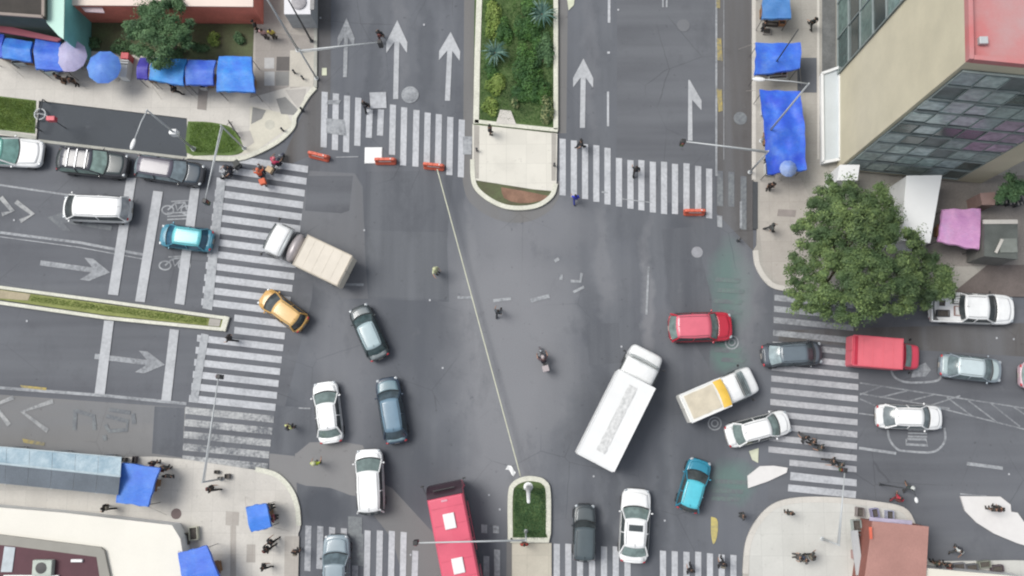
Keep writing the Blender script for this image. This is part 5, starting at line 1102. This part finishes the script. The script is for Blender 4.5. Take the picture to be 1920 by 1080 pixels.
# bollards
for px, py, lab in [(530, 244, 'small dark bollard on the kerb of the upper left corner'), (566, 206, 'small dark bollard at the ramp of the upper left corner'), (894, 282, 'small dark bollard at the left side of the pale median slab'), (1039, 310, 'small dark bollard at the right side of the pale median slab'), (1385, 450, 'small dark post in the road left of the rounded upper right kerb'), (1497, 533, 'small dark box by the kerb under the big tree'), (552, 136, 'small dark post on the cream paving at the upper left'), (568, 147, 'small dark box on the cream paving at the upper left')]:
    p = G(px, py, .3); t = thing('bollard', lab, 'bollard', (p.x, p.y, 0), 0, 'small dark bollards')
    mb = MB(); mb.lathe([(.12, 0), (.12, .06), (.08, .1), (.075, .75), (.09, .78), (.05, .86)], (0, 0, 0), 12); mb.build('post', m_steelD, t, smooth=True)
    mb = MB(); mb.lathe([(.079, .6), (.079, .68)], (0, 0, 0), 12); mb.build('band', m_walk2, t)
p = G(437, 240, .8); t = thing('parked_bicycle', 'bicycle leaning by the small green lawn', 'bicycle', (p.x, p.y, .15), .6)
for y in (-.5, .5):
    mb = MB(); mb.tube([(0, y+.33*math.cos(k*PI/10), .34+.33*math.sin(k*PI/10)) for k in range(21)], .022, 5, caps=False); w = mb.build('wheel', m_rub, t)
    mb = MB()
    for k in range(8): mb.tube([(0, y, .34), (0, y+.32*math.cos(k*PI/4), .34+.32*math.sin(k*PI/4))], .004, 4)
    mb.build('spokes', m_rim, w)
mb = MB()
for a_, b_ in (((0, -.5, .34), (0, -.18, .82)), ((0, -.18, .82), (0, .38, .86)), ((0, .38, .86), (0, -.08, .32)), ((0, -.5, .34), (0, -.08, .32)), ((0, -.08, .32), (0, -.18, .9)), ((0, .5, .34), (0, .36, .98))): mb.tube([a_, b_], .022, 6)
mb.build('frame', m_steelD, t); mb = MB(); mb.tube([(-.26, .3, 1.0), (0, .37, .99), (.26, .3, 1.0)], .018, 6); mb.build('handlebar', m_black, t); mb = MB(); mb.box((0, -.2, .93), (.15, .26, .05)); mb.build('saddle', m_black, t, bevel=.02)

# ------------------------------------------------------------------ buildings
def bpoly(q, h): return [G2(x, y, h) for x, y in q]
def building(name, label, q, h, wallm, roofm, cat='building', z=.1, at=None, parapet=.0, pm=None):
    pts = bpoly(q, h if at is None else at); cx = sum(p[0] for p in pts)/len(pts); cy = sum(p[1] for p in pts)/len(pts)
    t = thing(name, label, cat, (cx, cy, z)); L = [(p[0]-cx, p[1]-cy) for p in pts]
    mb = MB(); mb.prism(L, 0, h-z-.1); mb.build('wall', wallm, t)
    mb = MB(); mb.prism([(x*1.015, y*1.015) for x, y in L], h-z-.098, h-z); mb.build('roof', roofm, t, bevel=.02)
    if parapet:
        mb = MB(); n = len(L)
        for i in range(n):
            a = Vector(L[i]); b = Vector(L[(i+1) % n]); d = b-a; mid = (a+b)/2
            mb.box((mid.x*.99, mid.y*.99, h-z+parapet/2+.002), (d.length*.985, .2, parapet), math.atan2(d.y, d.x))
        mb.build('parapet', pm or wallm, t)
    return t, L, (cx, cy)
# tower
TH = 21.2
m_cream = mat('cream_render', P(210, 203, 178, k=1.18), .85, .08, .35, bump=.15, fine=.08)
m_pinkroof = mat('pink_roof', P(226, 122, 122), .8, .08, .3, col2=P(200, 162, 162), fine=.08)
sw_ = Vector(G2(1568, 318)); nwp = Vector(G2(1568, -420)); se_ = Vector(G2(1838, 345)); ne_ = Vector((se_.x+.5, nwp.y))
ctr = (sw_+nwp+se_+ne_)/4
t = thing('office_tower', 'tall cream building with glazed facades and a pink roof at the upper right', 'building', (ctr.x, ctr.y, .1))
L = [(p.x-ctr.x, p.y-ctr.y) for p in (sw_, se_, ne_, nwp)]
mb = MB(); mb.prism(L, 0, TH); mb.build('wall', m_cream, t)
mb = MB(); mb.prism([(x*.96, y*.99) for x, y in L], TH, TH+.05); mb.build('roof', m_pinkroof, t)
mb = MB()
for i in range(4):
    a = Vector(L[i]); b = Vector(L[(i+1) % 4]); d = b-a; m_ = (a+b)/2; nrm = Vector((d.y, -d.x)).normalized()
    mb.box((m_.x-nrm.x*.12, m_.y-nrm.y*.12, TH+.25), (d.length-.02 if i % 2 else d.length-.5, .24, .5), math.atan2(d.y, d.x))
mb.build('parapet', m_pinkroof, t)
gl = [clearish('tower_glass', P(150, 168, 166, k=1.7), .25), clearish('tower_glass_teal', P(150, 204, 186, k=1.4), .25), clearish('tower_glass_mauve', P(176, 156, 178, k=1.35), .25), clearish('tower_glass_grey', P(156, 174, 176, k=1.6), .25)]
glw = [clearish('west_glass', P(74, 98, 96), .2), clearish('west_glass_pale', P(120, 148, 142), .2), clearish('west_glass_dark', P(52, 70, 70), .2)]
m_span = mat('spandrel', P(112, 124, 124), .5, .45, .8); m_mull = mat('mullion', P(150, 162, 162), .5)
def facade(a, b, nb, nf, h0, h1, name_s='window', G_=None, vm=.07):
    a = Vector(a); b = Vector(b); d = b-a; Ln = d.length; d = d.normalized(); nrm = Vector((d.y, -d.x)); yaw = math.atan2(d.y, d.x); fh = (h1-h0)/nf; bw = Ln/nb
    mb = MB(); c = (a+b)/2+nrm*.03; mb.box((c.x, c.y, (h0+h1)/2), (Ln, .06, h1-h0), yaw); mb.build('spandrel_band', m_span, t)
    for f in range(nf):
        for k in range(nb):
            if random.random() < .08: continue
            c = a+d*bw*(k+.5)+nrm*.08; mb = MB(); hgt = fh*random.choice((.6, .7, .78, .84)); mb.box((c.x, c.y, h0+fh*(f+.45+.08*random.random())), (bw*random.choice((.985, .99, .96)), .06, hgt), yaw)
            mb.build(name_s, random.choice(G_) if G_ else gl[1] if (f == nf-1 and k > 1) else gl[2] if (k >= nb-2 and f in (3, 4, 5)) else random.choice((gl[0], gl[3], gl[0], gl[3], glw[0])), t)
    mb = MB()
    for f in range(nf+1): c = (a+b)/2+nrm*.13; mb.box((c.x, c.y, h0+fh*f), (Ln, .10, .10), yaw)
    for k in range(nb+1): c = a+d*bw*k+nrm*.15; mb.box((c.x, c.y, (h0+h1)/2), (vm, .06, h1-h0), yaw)
    mb.build('mullion', m_mull, t)
W0 = Vector(L[0]); S1 = Vector(L[1]); N3 = Vector(L[3])
ds = (S1-W0).normalized()
facade(W0+ds*.25, W0+ds*(Vector(G2(1790, 340))-Vector(G2(1574, 318))).length, 6, 9, .9, TH-.9, vm=.025)
yl = Vector(G2(1568, 146))-ctr
facade((N3.x, N3.y), (yl.x, yl.y), 9, 8, .6, TH-.8, G_=glw)
mb = MB(); q = Vector(L[0]); mb.box((q.x+1.0, q.y+4.2, TH+.15), (.7, .35, .2)); mb.build('roof_vent', m_white, t, bevel=.03)
mb = MB(); mb.box((q.x+.9, q.y+1.1, TH+.2), (.45, .4, .3)); mb.build('air_conditioner', m_steel, t, bevel=.03)
mb = MB(); mb.box((q.x+1.7, q.y+7.2, TH+.3), (.6, .5, .3)); mb.build('roof_hatch', m_white, t, bevel=.03)
mb = MB(); mb.box((q.x+5.5, q.y+7, TH+.06), (5, 5, .04)); mb.build('roof_patch', mat('roof_grey', P(188, 178, 178), .8, .06, .4), t)
# low strip in front of tower
building('boundary_wall', 'low white wall strip with a grey inset along the foot of the tall building', [(1540, 138), (1574, 126), (1574, 300), (1542, 306)], .7, m_white, mat('strip_white', P(214, 222, 226), .7, .06, .6, fine=.08), 'wall', parapet=.18, pm=m_white)
poly('paving_slab', [(1531, -300), (1535, -300), (1535, 300), (1531, 300)], ZW+.03, m_walk, ZW-.01)
poly('paving_slab', [(1540, -300), (1566, -300), (1566, 138), (1540, 138)], ZW+.012, mat('grey_apron', P(118, 120, 120), .8, .3, .9, fine=.4), ZW-.01)
building('shop_roof', 'low building with a plain white roof between the tree and the pink stall', [(1700, 330), (1766, 329), (1744, 455), (1690, 450)], 3.6, m_white, mat('white_roof', P(250, 252, 252), .6, .03, .6))
building('shop_awning', 'small white canopy at the foot of the tall building above the tree', [(1575, 309), (1612, 309), (1608, 338), (1570, 338)], 3.2, m_white, MC['white_roof'], 'canopy')
t_, L_, c_ = building('shed', 'grey roofed shed with a white ledge at the right edge, right of the pink stall', [(1846, 414), (1908, 416), (1908, 486), (1846, 480)], 3.0, mat('shed_wall', P(120, 120, 116), .8), mat('shed_roof', P(104, 110, 106), .8, .25, .9, fine=.3))
mb = MB(); mb.box((0, 1.25, 2.95), (2.4, .3, .12)); mb.build('ledge', m_walk, t_)
mb = MB(); mb.box((.45, -.45, 2.95), (1.2, 1.0, .10)); mb.build('roof_panel', mat('roof_panel', P(136, 142, 136), .8, .2, 1), t_)
mb = MB(); mb.box((-.25, -.5, 3.05), (.2, 1.1, .06), -.5); mb.build('ladder', m_walk, t_)
building('shed', 'small dusty pink shed above the white ledge of the grey shed', [(1838, 362), (1866, 360), (1866, 384), (1842, 384)], 2.4, mat('shed_pink', P(168, 140, 132), .8), mat('shed_pinkr', P(172, 142, 134), .8, .1, 1))
for k in range(4):
    p = G(1868+k*14, 372+k*1.5, .7); t = thing('pallet_stack', 'stack of dark and pale pallets by the right edge, number %s from the left' % ('one', 'two', 'three', 'four')[k], 'pallets', (p.x, p.y, .15), .1*k, 'stacks of pallets at the right edge')
    mb = MB()
    for i in range(5): mb.box((-.26+.13*i, 0, .62), (.08, .7, .04), mi=i % 2)
    for i in range(3): mb.box((0, -.3+.3*i, .3), (.6, .1, .55))
    mb.build('slats', [m_steelD, m_walk2], t); mb = MB(); mb.box((.05, 0, .68), (.3, .3, .08)); mb.build('bundle', m_black, t)
# kiosk SE
q = [(1637, 978), (1741, 988), (1735, 1100), (1620, 1100)]
t, L_, c_ = building('kiosk', 'kiosk with a flat terracotta brown roof at the lower right', q, 2.7, mat('kiosk_wall', P(150, 90, 78), .7), mat('kiosk_roof', P(188, 140, 130), .85, .1, .5, fine=.2), 'kiosk')
mb = MB(); x0 = min(p[0] for p in L_); mb.box((x0+.1, 0, 1.2), (.5, 3.0, .1), .08); mb.build('side_shelf', m_steel, t)
mb = MB(); y1 = max(p[1] for p in L_); mb.box((-.1, y1-.15, 1.9), (2.9, .55, .06), -.08); mb.build('awning', mat('awning_lilac', P(196, 190, 216), .6, .15, 2), t)
mb = MB(); mb.box((x0+.55, 1.5, 2.84), (.18, .8, .1)); mb.build('roof_trim', m_orange, t)
crt = [(1612, 960, .5, (150, 140, 138)), (1606, 985, .6, (176, 186, 182)), (1607, 1010, .5, (150, 184, 166)), (1604, 1040, .45, (196, 160, 156)), (1612, 1064, .5, (206, 190, 190)), (1640, 962, .5, (170, 168, 206)), (1668, 966, .5, (186, 190, 214))]
names = ['dark tray at the top left corner of the brown roofed kiosk', 'silver crate uppermost along the left side of the brown roofed kiosk', 'greenish crate along the left side of the brown roofed kiosk', 'dusty pink crate along the left side of the brown roofed kiosk', 'pale crate lowest along the left side of the brown roofed kiosk', 'lilac crate at the top side of the brown roofed kiosk', 'pale blue crate at the top side of the brown roofed kiosk']
for (px, py, s, rgb), lab in zip(crt, names):
    p = G(px, py, .5); crate(p.x, p.y, .15, (s, s*1.3, .55), mat('kc_%d' % rgb[0], P(*rgb), .6), lab, random.uniform(-.1, .2))
building('low_roof', 'low cream roof at the bottom right corner beside the kiosk', [(1738, 1066), (1920, 1082), (1930, 1150), (1735, 1150)], 2.4, m_white, mat('cream_roof', P(240, 236, 222), .7, .03, .5), 'roof')
for k, (px, py) in enumerate([(1798, 1062), (1822, 1064), (1846, 1058), (1870, 1066)]):
    p = G(px, py, .5); crate(p.x, p.y, .15, (.8, .45, .5), mat('kd_%d' % k, P(*[(150, 150, 156), (120, 122, 126), (160, 164, 150), (110, 96, 104)][k]), .8), ['grey crate above the low cream roof, nearest the kiosk', 'dark grey crate above the low cream roof, second from the kiosk', 'pale green crate above the low cream roof', 'mauve crate above the low cream roof, farthest from the kiosk'][k], .1)
# SW building
q = [(-120, 938), (0, 952), (120, 962), (320, 985), (335, 1010), (352, 1110), (-120, 1110)]
t, L_, c_ = building('station_building', 'low white roofed building with a dark red roof well at the lower left', q, 2.0, m_white, mat('station_roof', P(248, 245, 234), .7, .03, .4, fine=.06))
def lp(px, py, h): g_ = G(px, py, h-1.2); return (g_.x-c_[0], g_.y-c_[1])
mb = MB(); qq = [lp(*p, 3.3) for p in [(-120, 988), (0, 1002), (190, 1026), (197, 1032), (214, 1110), (-120, 1110)]]; mb.prism(qq, 3.101, 3.35); mb.build('parapet', mat('grey_parapet', P(160, 158, 150), .8, .06, .8), t)
mb = MB(); qq = [lp(*p, 3.35) for p in [(-120, 1010), (28, 1024), (182, 1044), (192, 1110), (-120, 1110)]]; mb.prism(qq, 3.2, 3.36); mb.build('roof_well', mat('dark_red_roof', P(96, 56, 66), .8, .15, .5, fine=.2), t)
mb = MB(); qq = [lp(*p, 3.4) for p in [(10, 1024), (30, 1026), (24, 1072), (3, 1072)]]; mb.prism(qq, 3.3, 3.42); mb.build('roof_strip', mat('strip_blue', P(196, 206, 212), .6), t)
mb = MB(); x_, y_ = lp(82, 1064, 3.7); mb.box((x_, y_, 3.62), (1.35, 1.05, .5)); mb.build('air_conditioner', mat('ac_body', P(190, 200, 190), .6), t, bevel=.05)
mb = MB(); mb.lathe([(.38, 3.875), (.38, 3.90), (.1, 3.91)], (x_-.05, y_, 0), 16); mb.build('fan_grille', m_black, t)
mb = MB(); x_, y_ = lp(145, 1051, 3.5); mb.box((x_, y_, 3.45), (.8, .2, .2)); mb.build('roof_vent', m_white, t, bevel=.03)
mb = MB(); x_, y_ = lp(60, 1082, 3.5); mb.box((x_, y_, 3.45), (3.8, .3, .25)); mb.build('roof_beam', m_white, t)
for ch in [o_ for o_ in COL.objects if o_.parent == t and o_.name.split('.')[0] not in ('wall', 'roof')]: ch.location.z = -1.2
# glass canopy
t = thing('glass_canopy', 'long pale blue glass canopy over the left edge of the lower left pavement', 'canopy', (*G2(60, 885, 3), .15))
cx, cy = t.location.x, t.location.y
def lg(px, py, h): g_ = G(px, py, h); return Vector((g_.x-cx, g_.y-cy, h-.15))
A0, A1 = (-160, 824), (228, 858); R0, R1 = (-160, 852), (226, 893); B0, B1 = (-160, 890), (222, 928)
m_cg = mat('canopy_glass', P(150, 184, 204), .4, .12, 1.1, coat=.2, col2=P(206, 226, 236), fine=.25); m_cg2 = mat('canopy_dark', P(118, 128, 138), .4, .2, .4, coat=.1, fine=.3)
n = 9
for k in range(n):
    f0, f1 = k/n+.0008, (k+1)/n-.0008
    a0 = lg(lerp(A0[0], A1[0], f0), lerp(A0[1], A1[1], f0), 2.7); a1 = lg(lerp(A0[0], A1[0], f1), lerp(A0[1], A1[1], f1), 2.7)
    r0 = lg(lerp(R0[0], R1[0], f0), lerp(R0[1], R1[1], f0), 3.3); r1 = lg(lerp(R0[0], R1[0], f1), lerp(R0[1], R1[1], f1), 3.3)
    b0 = lg(lerp(B0[0], B1[0], f0), lerp(B0[1], B1[1], f0), 2.8); b1 = lg(lerp(B0[0], B1[0], f1), lerp(B0[1], B1[1], f1), 2.8)
    mb = MB(); mb.add([a0, a1, r1, r0], [(0, 1, 2, 3)]); mb.build('glass_pane', m_cg, t, solid=.03)
    mb = MB(); mb.add([r0, r1, b1, b0], [(0, 1, 2, 3)]); mb.build('roof_panel', m_cg2, t, solid=.03)
    if k % 2 == 0:
        for v in (a0, b0):
            mb = MB(); mb.tube([(v.x, v.y, 0), (v.x, v.y, v.z)], .06, 8); mb.build('post', m_steel, t)
mb = MB(); mb.tube([lg(*R0, 3.34), lg(*R1, 3.34)], .08, 6); mb.tube([lg(*A0, 2.72), lg(*A1, 2.72)], .05, 6); mb.build('beam', mat('beam_blue', P(196, 214, 222), .5), t)
# NW buildings
building('low_building', 'dark roofed building at the top left corner', [(-200, -200), (86, -200), (84, 34), (0, 28), (-200, 10)], 5.0, mat('dark_wall', P(84, 100, 90), .8, .1, 1), mat('dark_roof', P(56, 50, 44), .8, .3, .7, fine=.3), parapet=.2, pm=mat('dusty_edge', P(160, 148, 140), .8, .1, 1))
p = bpoly([(-150, 40), (0, 44), (112, 70), (105, 76), (0, 58), (-150, 50)], 3); mb = MB(); mb.prism([(x-p[1][0], y-p[1][1]) for x, y in p], 2.6, 2.8); o = mb.build('awning', mat('pink_awning', P(176, 90, 106), .7, .1, 1)); o.location = (p[1][0], p[1][1], 0); tag(o, 'narrow dark pink awning strip above the leftmost blue stalls', 'awning')
building('mint_building', 'mint green roofed building with a teal side at the top left', [(82, -200), (124, -200), (119, 72), (110, 66), (88, 42), (80, 20)], 4.6, mat('teal_wall', P(120, 196, 194, k=1.2), .8, .1, .8, fine=.1), mat('mint_roof', P(206, 246, 232), .7, .05, .5))
building('red_walled_building', 'long low building with a pale roof and a red wall at the top', [(124, -200), (472, -200), (472, 11), (124, 8)], 3.4, mat('red_wall', P(222, 128, 112, k=1.25), .8, .15, .8, fine=.2), mat('pale_roof', P(244, 226, 214), .7, .06, .3))
p = bpoly([(146, 8), (190, 10), (196, 24), (160, 22)], 3); mb = MB(); mb.prism([(x-p[0][0], y-p[0][1]) for x, y in p], 2.9, 3.0); o = mb.build('awning', mat('lilac_awning', P(196, 178, 186), .7, .05, 1)); o.location = (p[0][0], p[0][1], 0); tag(o, 'small lilac awning on the red wall next to the teal building side', 'awning')
t_, L_, c_ = building('booth', 'white booth with a round roof vent at the top left by the road', [(533, -60), (582, -60), (582, 26), (533, 26)], 2.7, mat('booth_wall', P(196, 200, 204), .7), mat('booth_roof', P(236, 236, 240), .6, .03, 1), 'booth')
mb = MB(); x_, y_ = G(560, 4, 2.8).x-c_[0], G(560, 4, 2.8).y-c_[1]; mb.lathe([(.55, 2.56), (.55, 2.72), (.4, 2.76), (.1, 2.78)], (x_, y_, 0), 18); mb.build('roof_vent', mat('vent_grey', P(160, 158, 162), .5, .2, 6), t_)
mb = MB(); mb.box((1.15, 0, 2.6), (.3, 3.0, .12)); mb.build('roof_louvre', mat('louvre', P(150, 150, 150), .6, .2, 5), t_)

# ------------------------------------------------------------------ plants
def leaves(mb, c, r, n, size, up=.5, rng=random, mi=0, shell=.55):
    for _ in range(n):
        th = rng.uniform(0, 2*PI); u = rng.uniform(-.35, 1); s = math.sqrt(max(0, 1-u*u)); k = rng.uniform(shell, 1.0)
        d = Vector((s*math.cos(th), s*math.sin(th), u))
        p = Vector((c[0]+d.x*r[0]*k, c[1]+d.y*r[1]*k, c[2]+d.z*r[2]*k))
        nrm = (d+Vector((rng.uniform(-.7, .7), rng.uniform(-.7, .7), rng.uniform(0, 1.2)*up*2))).normalized()
        a = nrm.cross(Vector((rng.random()-.5, rng.random()-.5, .1))).normalized(); b = nrm.cross(a); z = size*rng.uniform(.6, 1.4)
        mb.add([p-a*z, p-b*z*.45, p+a*z, p+b*z*.45], [(0, 1, 2, 3)], mi)
def tree(cpx, cpy, hc, rx, ry, rz, nclump, nleaf, lm, label, trunk_r=.25, size=.13, basez=.15, name='tree', seed=1, cr=(.7, 1.3), tilt=0):
    rng = random.Random(seed); c = G(cpx, cpy, hc); t = thing(name, label, 'tree', (c.x, c.y, basez)); h = hc-basez
    mb = MB(); mb.tube([(0, 0, 0), (.1, .05, h*.25), (0, .1, h*.55)], [trunk_r*1.4, trunk_r, trunk_r*.75], 10)
    cl = []
    for k in range(nclump):
        a = rng.uniform(0, 2*PI); rr = math.sqrt(rng.random()); zz = math.sqrt(max(0, 1-rr*rr))*rng.uniform(.55, 1)
        wob = 1+.09*math.sin(a*3+seed)+.07*math.sin(a*7)
        cl.append((Vector((math.cos(a)*rr*rx*wob, math.sin(a)*rr*ry*wob, h*.72+zz*rz)), rng.uniform(*cr)*(1-.35*rr)))
    for k in range(9):
        e = cl[k][0]*.8; e.z = cl[k][0].z-.3; mb.tube([(0, .1, h*.5), (e.x*.5, e.y*.5, h*.62), tuple(e)], [trunk_r*.55, trunk_r*.3, trunk_r*.1], 6)
    mb.build('trunk', mat('bark', P(104, 90, 76), .9, .2, 3, bump=.5), t, smooth=True)
    mb = MB()
    for p, r in cl:
        leaves(mb, p, (r, r*rng.uniform(.6, 1), r*.75), nleaf, size, rng=rng, shell=.25)
        q = p*rng.uniform(.8, 1.12); leaves(mb, q, (r*1.3, r*1.3, r*.8), nleaf//4, size*.9, rng=rng, shell=.1)
    mb.build('crown', lm, t, recalc=False)
    return t
lm1 = leafmat('tree_leaf', P(50, 74, 46), P(88, 116, 68), P(148, 172, 102), .3)
lm2 = leafmat('dark_leaf', P(54, 88, 56), P(80, 120, 74), P(126, 162, 110), .6)
lm3 = leafmat('hedge_leaf', P(38, 78, 40), P(66, 114, 50), P(104, 146, 66), .35)
lm4 = leafmat('yellow_leaf', P(100, 126, 56), P(130, 160, 66), P(172, 190, 104), .6)
lm5 = leafmat('flower_leaf', P(52, 86, 44), P(70, 100, 56), P(222, 222, 160), 1.4)
tree(1608, 470, 6.0, 4.6, 5.0, 2.5, 240, 380, lm1, 'large leafy green tree over the right pavement, the biggest in the photo', .3, .085, seed=3, cr=(.4, .95))
tree(1745, 525, 4.5, 1.9, 1.9, 1.2, 44, 300, lm1, 'small leafy tree joined to the right side of the big tree above the white pickup', .14, .085, seed=8, cr=(.5, .8))
tree(292, 52, 4.5, 2.3, 2.4, 1.4, 64, 320, lm2, 'dark green tree in the garden at the upper left', .16, .08, seed=5, cr=(.5, .85))
tree(1915, 352, 4.0, 1.3, 1.0, .8, 14, 200, lm2, 'dark tree at the right edge beside the tall building', .12, .11, seed=9, cr=(.4, .7))
def bush(px, py, rx, ry, rz, lm, label, n=600, z=.2, size=.08, seed=0, name='shrub', group=None, lumps=7):
    rng = random.Random(seed+50); c = G(px, py, z+rz*.6); mb = MB()
    t = thing(name, label, 'shrub', (c.x, c.y, z), 0, group)
    for k in range(lumps):
        a = rng.uniform(0, 2*PI); q = math.sqrt(rng.random())*.62
        leaves(mb, (rx*q*math.cos(a), ry*q*math.sin(a), rz*.3), (rx*.5, ry*.5, rz*rng.uniform(.5, .8)), n//lumps, size, rng=rng)
    mb.build('foliage', lm, t, recalc=False)
    mb = MB()
    for k in range(5): a = rng.uniform(0, 6.28); mb.tube([(0, 0, 0), (rx*.4*math.cos(a), ry*.4*math.sin(a), rz*.5)], [.03, .012], 5)
    mb.build('stem', MC['bark'], t)
bushes = [(1005, 60, .8, 1.6, .8, lm3, 'dark hedge beside the upper spiky plant of the central median', 1600), (1008, 160, 1.0, 1.6, .8, lm3, 'dark green hedge above the flowering shrub of the central median', 2000), (918, 130, .7, 1.0, .5, lm3, 'green shrub just below the lower spiky plant of the central median', 900), (985, 30, 1.0, 2.0, 1.0, lm3, 'tall dark green hedge clump at the top of the central median', 2600), (925, 35, .8, 1.7, .5, lm4, 'yellow green shrub at the top left of the central median', 1500), (985, 130, 1.1, 2.4, 1.1, lm3, 'dark hedge clump in the middle of the central median', 3000), (1018, 95, .8, 2.2, .8, lm2, 'dull green hedge along the right kerb of the central median', 2200), (925, 158, .95, 1.1, .6, lm4, 'bright yellow green shrub on the left of the central median', 1500), (985, 175, 1.3, 1.0, .6, lm3, 'mid green shrub in the lower part of the central median', 1600), (1020, 205, .8, 1.2, .7, lm5, 'shrub speckled with pale flowers in the lower right corner of the central median', 1500), (968, 190, .5, .5, .5, lm5, 'small flowering shrub left of the larger flowering one', 500), (920, 200, .8, .9, .35, lm4, 'low olive shrub in the lower left of the central median', 800), (945, 60, .7, 1.4, .6, lm3, 'green shrub between the two spiky plants of the central median', 1200),
          (370, 85, .9, .6, .6, lm2, 'low bush right of the dark garden tree', 700), (400, 72, .6, .6, .6, lm4, 'yellow green bush in the middle of the garden', 600), (447, 72, .6, .6, .6, lm2, 'green bush at the right end of the garden', 600), (225, 85, 1.0, .7, .8, lm2, 'dark bush left of the garden tree', 900), (170, 80, .7, .7, .6, lm2, 'dark bush beside the teal building side', 700), (330, 95, 1.2, .5, .7, lm2, 'bush behind the sky blue stall', 800)]
for i, (px, py, rx, ry, rz, lm, lab, n) in enumerate(bushes): bush(px, py, rx, ry, rz, lm, lab, n, seed=i)
def agave(px, py, r, label, seed=0):
    rng = random.Random(seed); c = G(px, py, .8); t = thing('spiky_plant', label, 'plant', (c.x, c.y, .2), 0, 'blue green spiky plants on the central median'); mb = MB()
    for k in range(34):
        a = k*2.4+rng.uniform(-.2, .2); l = r*rng.uniform(.65, 1.1); el = rng.uniform(.3, .9); d = Vector((math.cos(a), math.sin(a), 0)); s = Vector((-d.y, d.x, 0))*.06
        b0 = Vector((0, 0, .5)); m_ = b0+d*l*.5+Vector((0, 0, el*.6)); e = b0+d*l+Vector((0, 0, el*.35))
        mb.add([b0-s*.6, b0+s*.6, m_+s, m_-s, e], [(0, 1, 2, 3), (3, 2, 4)])
    mb.build('leaves', leafmat('agave_leaf%d' % seed, P(54, 92, 84), P(78, 118, 108), P(140, 168, 150), 1.2), t, recalc=False)
    mb = MB(); mb.tube([(0, 0, 0), (0, 0, .55)], [.14, .1], 8); mb.build('trunk', MC['bark'], t)
agave(928, 98, 1.15, 'spiky blue green plant at the left kerb of the central median', 1)
agave(1016, 26, 1.25, 'spiky blue green plant near the top right of the central median', 2)
# grass tufts as stuff
def grass(name, q, n, lm, z, hgt=.12, seed=0, label='grass'):
    rng = random.Random(seed); pts = [Vector(G2(*p)) for p in q]; x0 = min(p.x for p in pts); x1 = max(p.x for p in pts); y0 = min(p.y for p in pts); y1 = max(p.y for p in pts)
    def inside(x, y):
        r = False; j = len(pts)-1
        for i in range(len(pts)):
            if (pts[i].y > y) != (pts[j].y > y) and x < (pts[j].x-pts[i].x)*(y-pts[i].y)/(pts[j].y-pts[i].y)+pts[i].x: r = not r
            j = i
        return r
    mb = MB(); k = 0
    while k < n:
        x, y = rng.uniform(x0, x1), rng.uniform(y0, y1)
        if not inside(x, y): k += .2; continue
        a = rng.uniform(0, 6.28); l = hgt*rng.uniform(.5, 1.4); dx, dy = math.cos(a), math.sin(a); w = .02
        mb.add([(x-dy*w, y+dx*w, z), (x+dy*w, y-dx*w, z), (x+dx*l*.7, y+dy*l*.7, z+l)], [(0, 1, 2)]); k += 1
    o = mb.build(name, lm, recalc=False); o['kind'] = 'stuff'; tag(o, label, 'grass'); return o
grass('grass', [(905, -20), (1036, -20), (1036, 238), (900, 225)], 9000, lm3, .2, .16, 1, 'rough green grass covering the central median')
grass('grass', [(964, 915), (1022, 915), (1024, 1008), (964, 1008)], 5000, lm2, .2, .14, 2, 'green grass filling the small island near the bottom')
grass('grass', [(60, 555), (392, 598), (388, 610), (60, 565)], 4000, lm4, .16, .12, 3, 'thin yellow green grass inside the long left median')
grass('grass', [(358, 232), (400, 233), (438, 246), (452, 272), (438, 288), (400, 289), (356, 285)], 5000, leafmat('lawn_leaf', P(88, 122, 44), P(112, 150, 58), P(150, 182, 84)), .18, .1, 4, 'bright green grass of the small rounded lawn by the lay-by')
grass('grass', [(-20, 182), (68, 192), (66, 250), (-20, 240)], 5000, lm4, .18, .14, 5, 'rough grass of the lawn at the left edge')

# ------------------------------------------------------------------ light, world, camera
w = bpy.data.worlds.new('World'); scene.world = w; w.use_nodes = True; nt = w.node_tree
sky = nt.nodes.new('ShaderNodeTexSky'); sky.sky_type = 'NISHITA'; sky.sun_disc = False
EL = math.radians(58); AZ = math.radians(290)   # sun stands to the left of the photo
sky.sun_elevation = EL; sky.sun_rotation = AZ; sky.dust_density = 3; sky.air_density = 1.2
hs = nt.nodes.new('ShaderNodeHueSaturation'); hs.inputs['Saturation'].default_value = .35
nt.links.new(sky.outputs[0], hs.inputs['Color']); nt.links.new(hs.outputs[0], nt.nodes['Background'].inputs[0])
nt.nodes['Background'].inputs[1].default_value = .15
sd = bpy.data.lights.new('sun', 'SUN'); sd.energy = 2.6; sd.angle = math.radians(28); sd.color = (1, .97, .92)
so = bpy.data.objects.new('sun', sd); COL.objects.link(so)
dirv = Vector((math.sin(AZ)*math.cos(EL), math.cos(AZ)*math.cos(EL), math.sin(EL)))
so.rotation_euler = dirv.to_track_quat('Z', 'Y').to_euler(); so.location = dirv*50
cd = bpy.data.cameras.new('camera'); co = bpy.data.objects.new('camera', cd); COL.objects.link(co)
co.matrix_world = Matrix.Translation((0, 0, CAMH)) @ M.to_4x4()
cd.sensor_width = 36; cd.lens = 36*F/1920; cd.clip_end = 2000; cd.clip_start = .5
scene.camera = co
scene.render.engine = 'CYCLES'
scene.cycles.pixel_filter_type = 'BLACKMAN_HARRIS'; scene.cycles.filter_width = 2.1
scene.view_settings.view_transform = 'Standard'; scene.view_settings.look = 'None'; scene.view_settings.exposure = 0
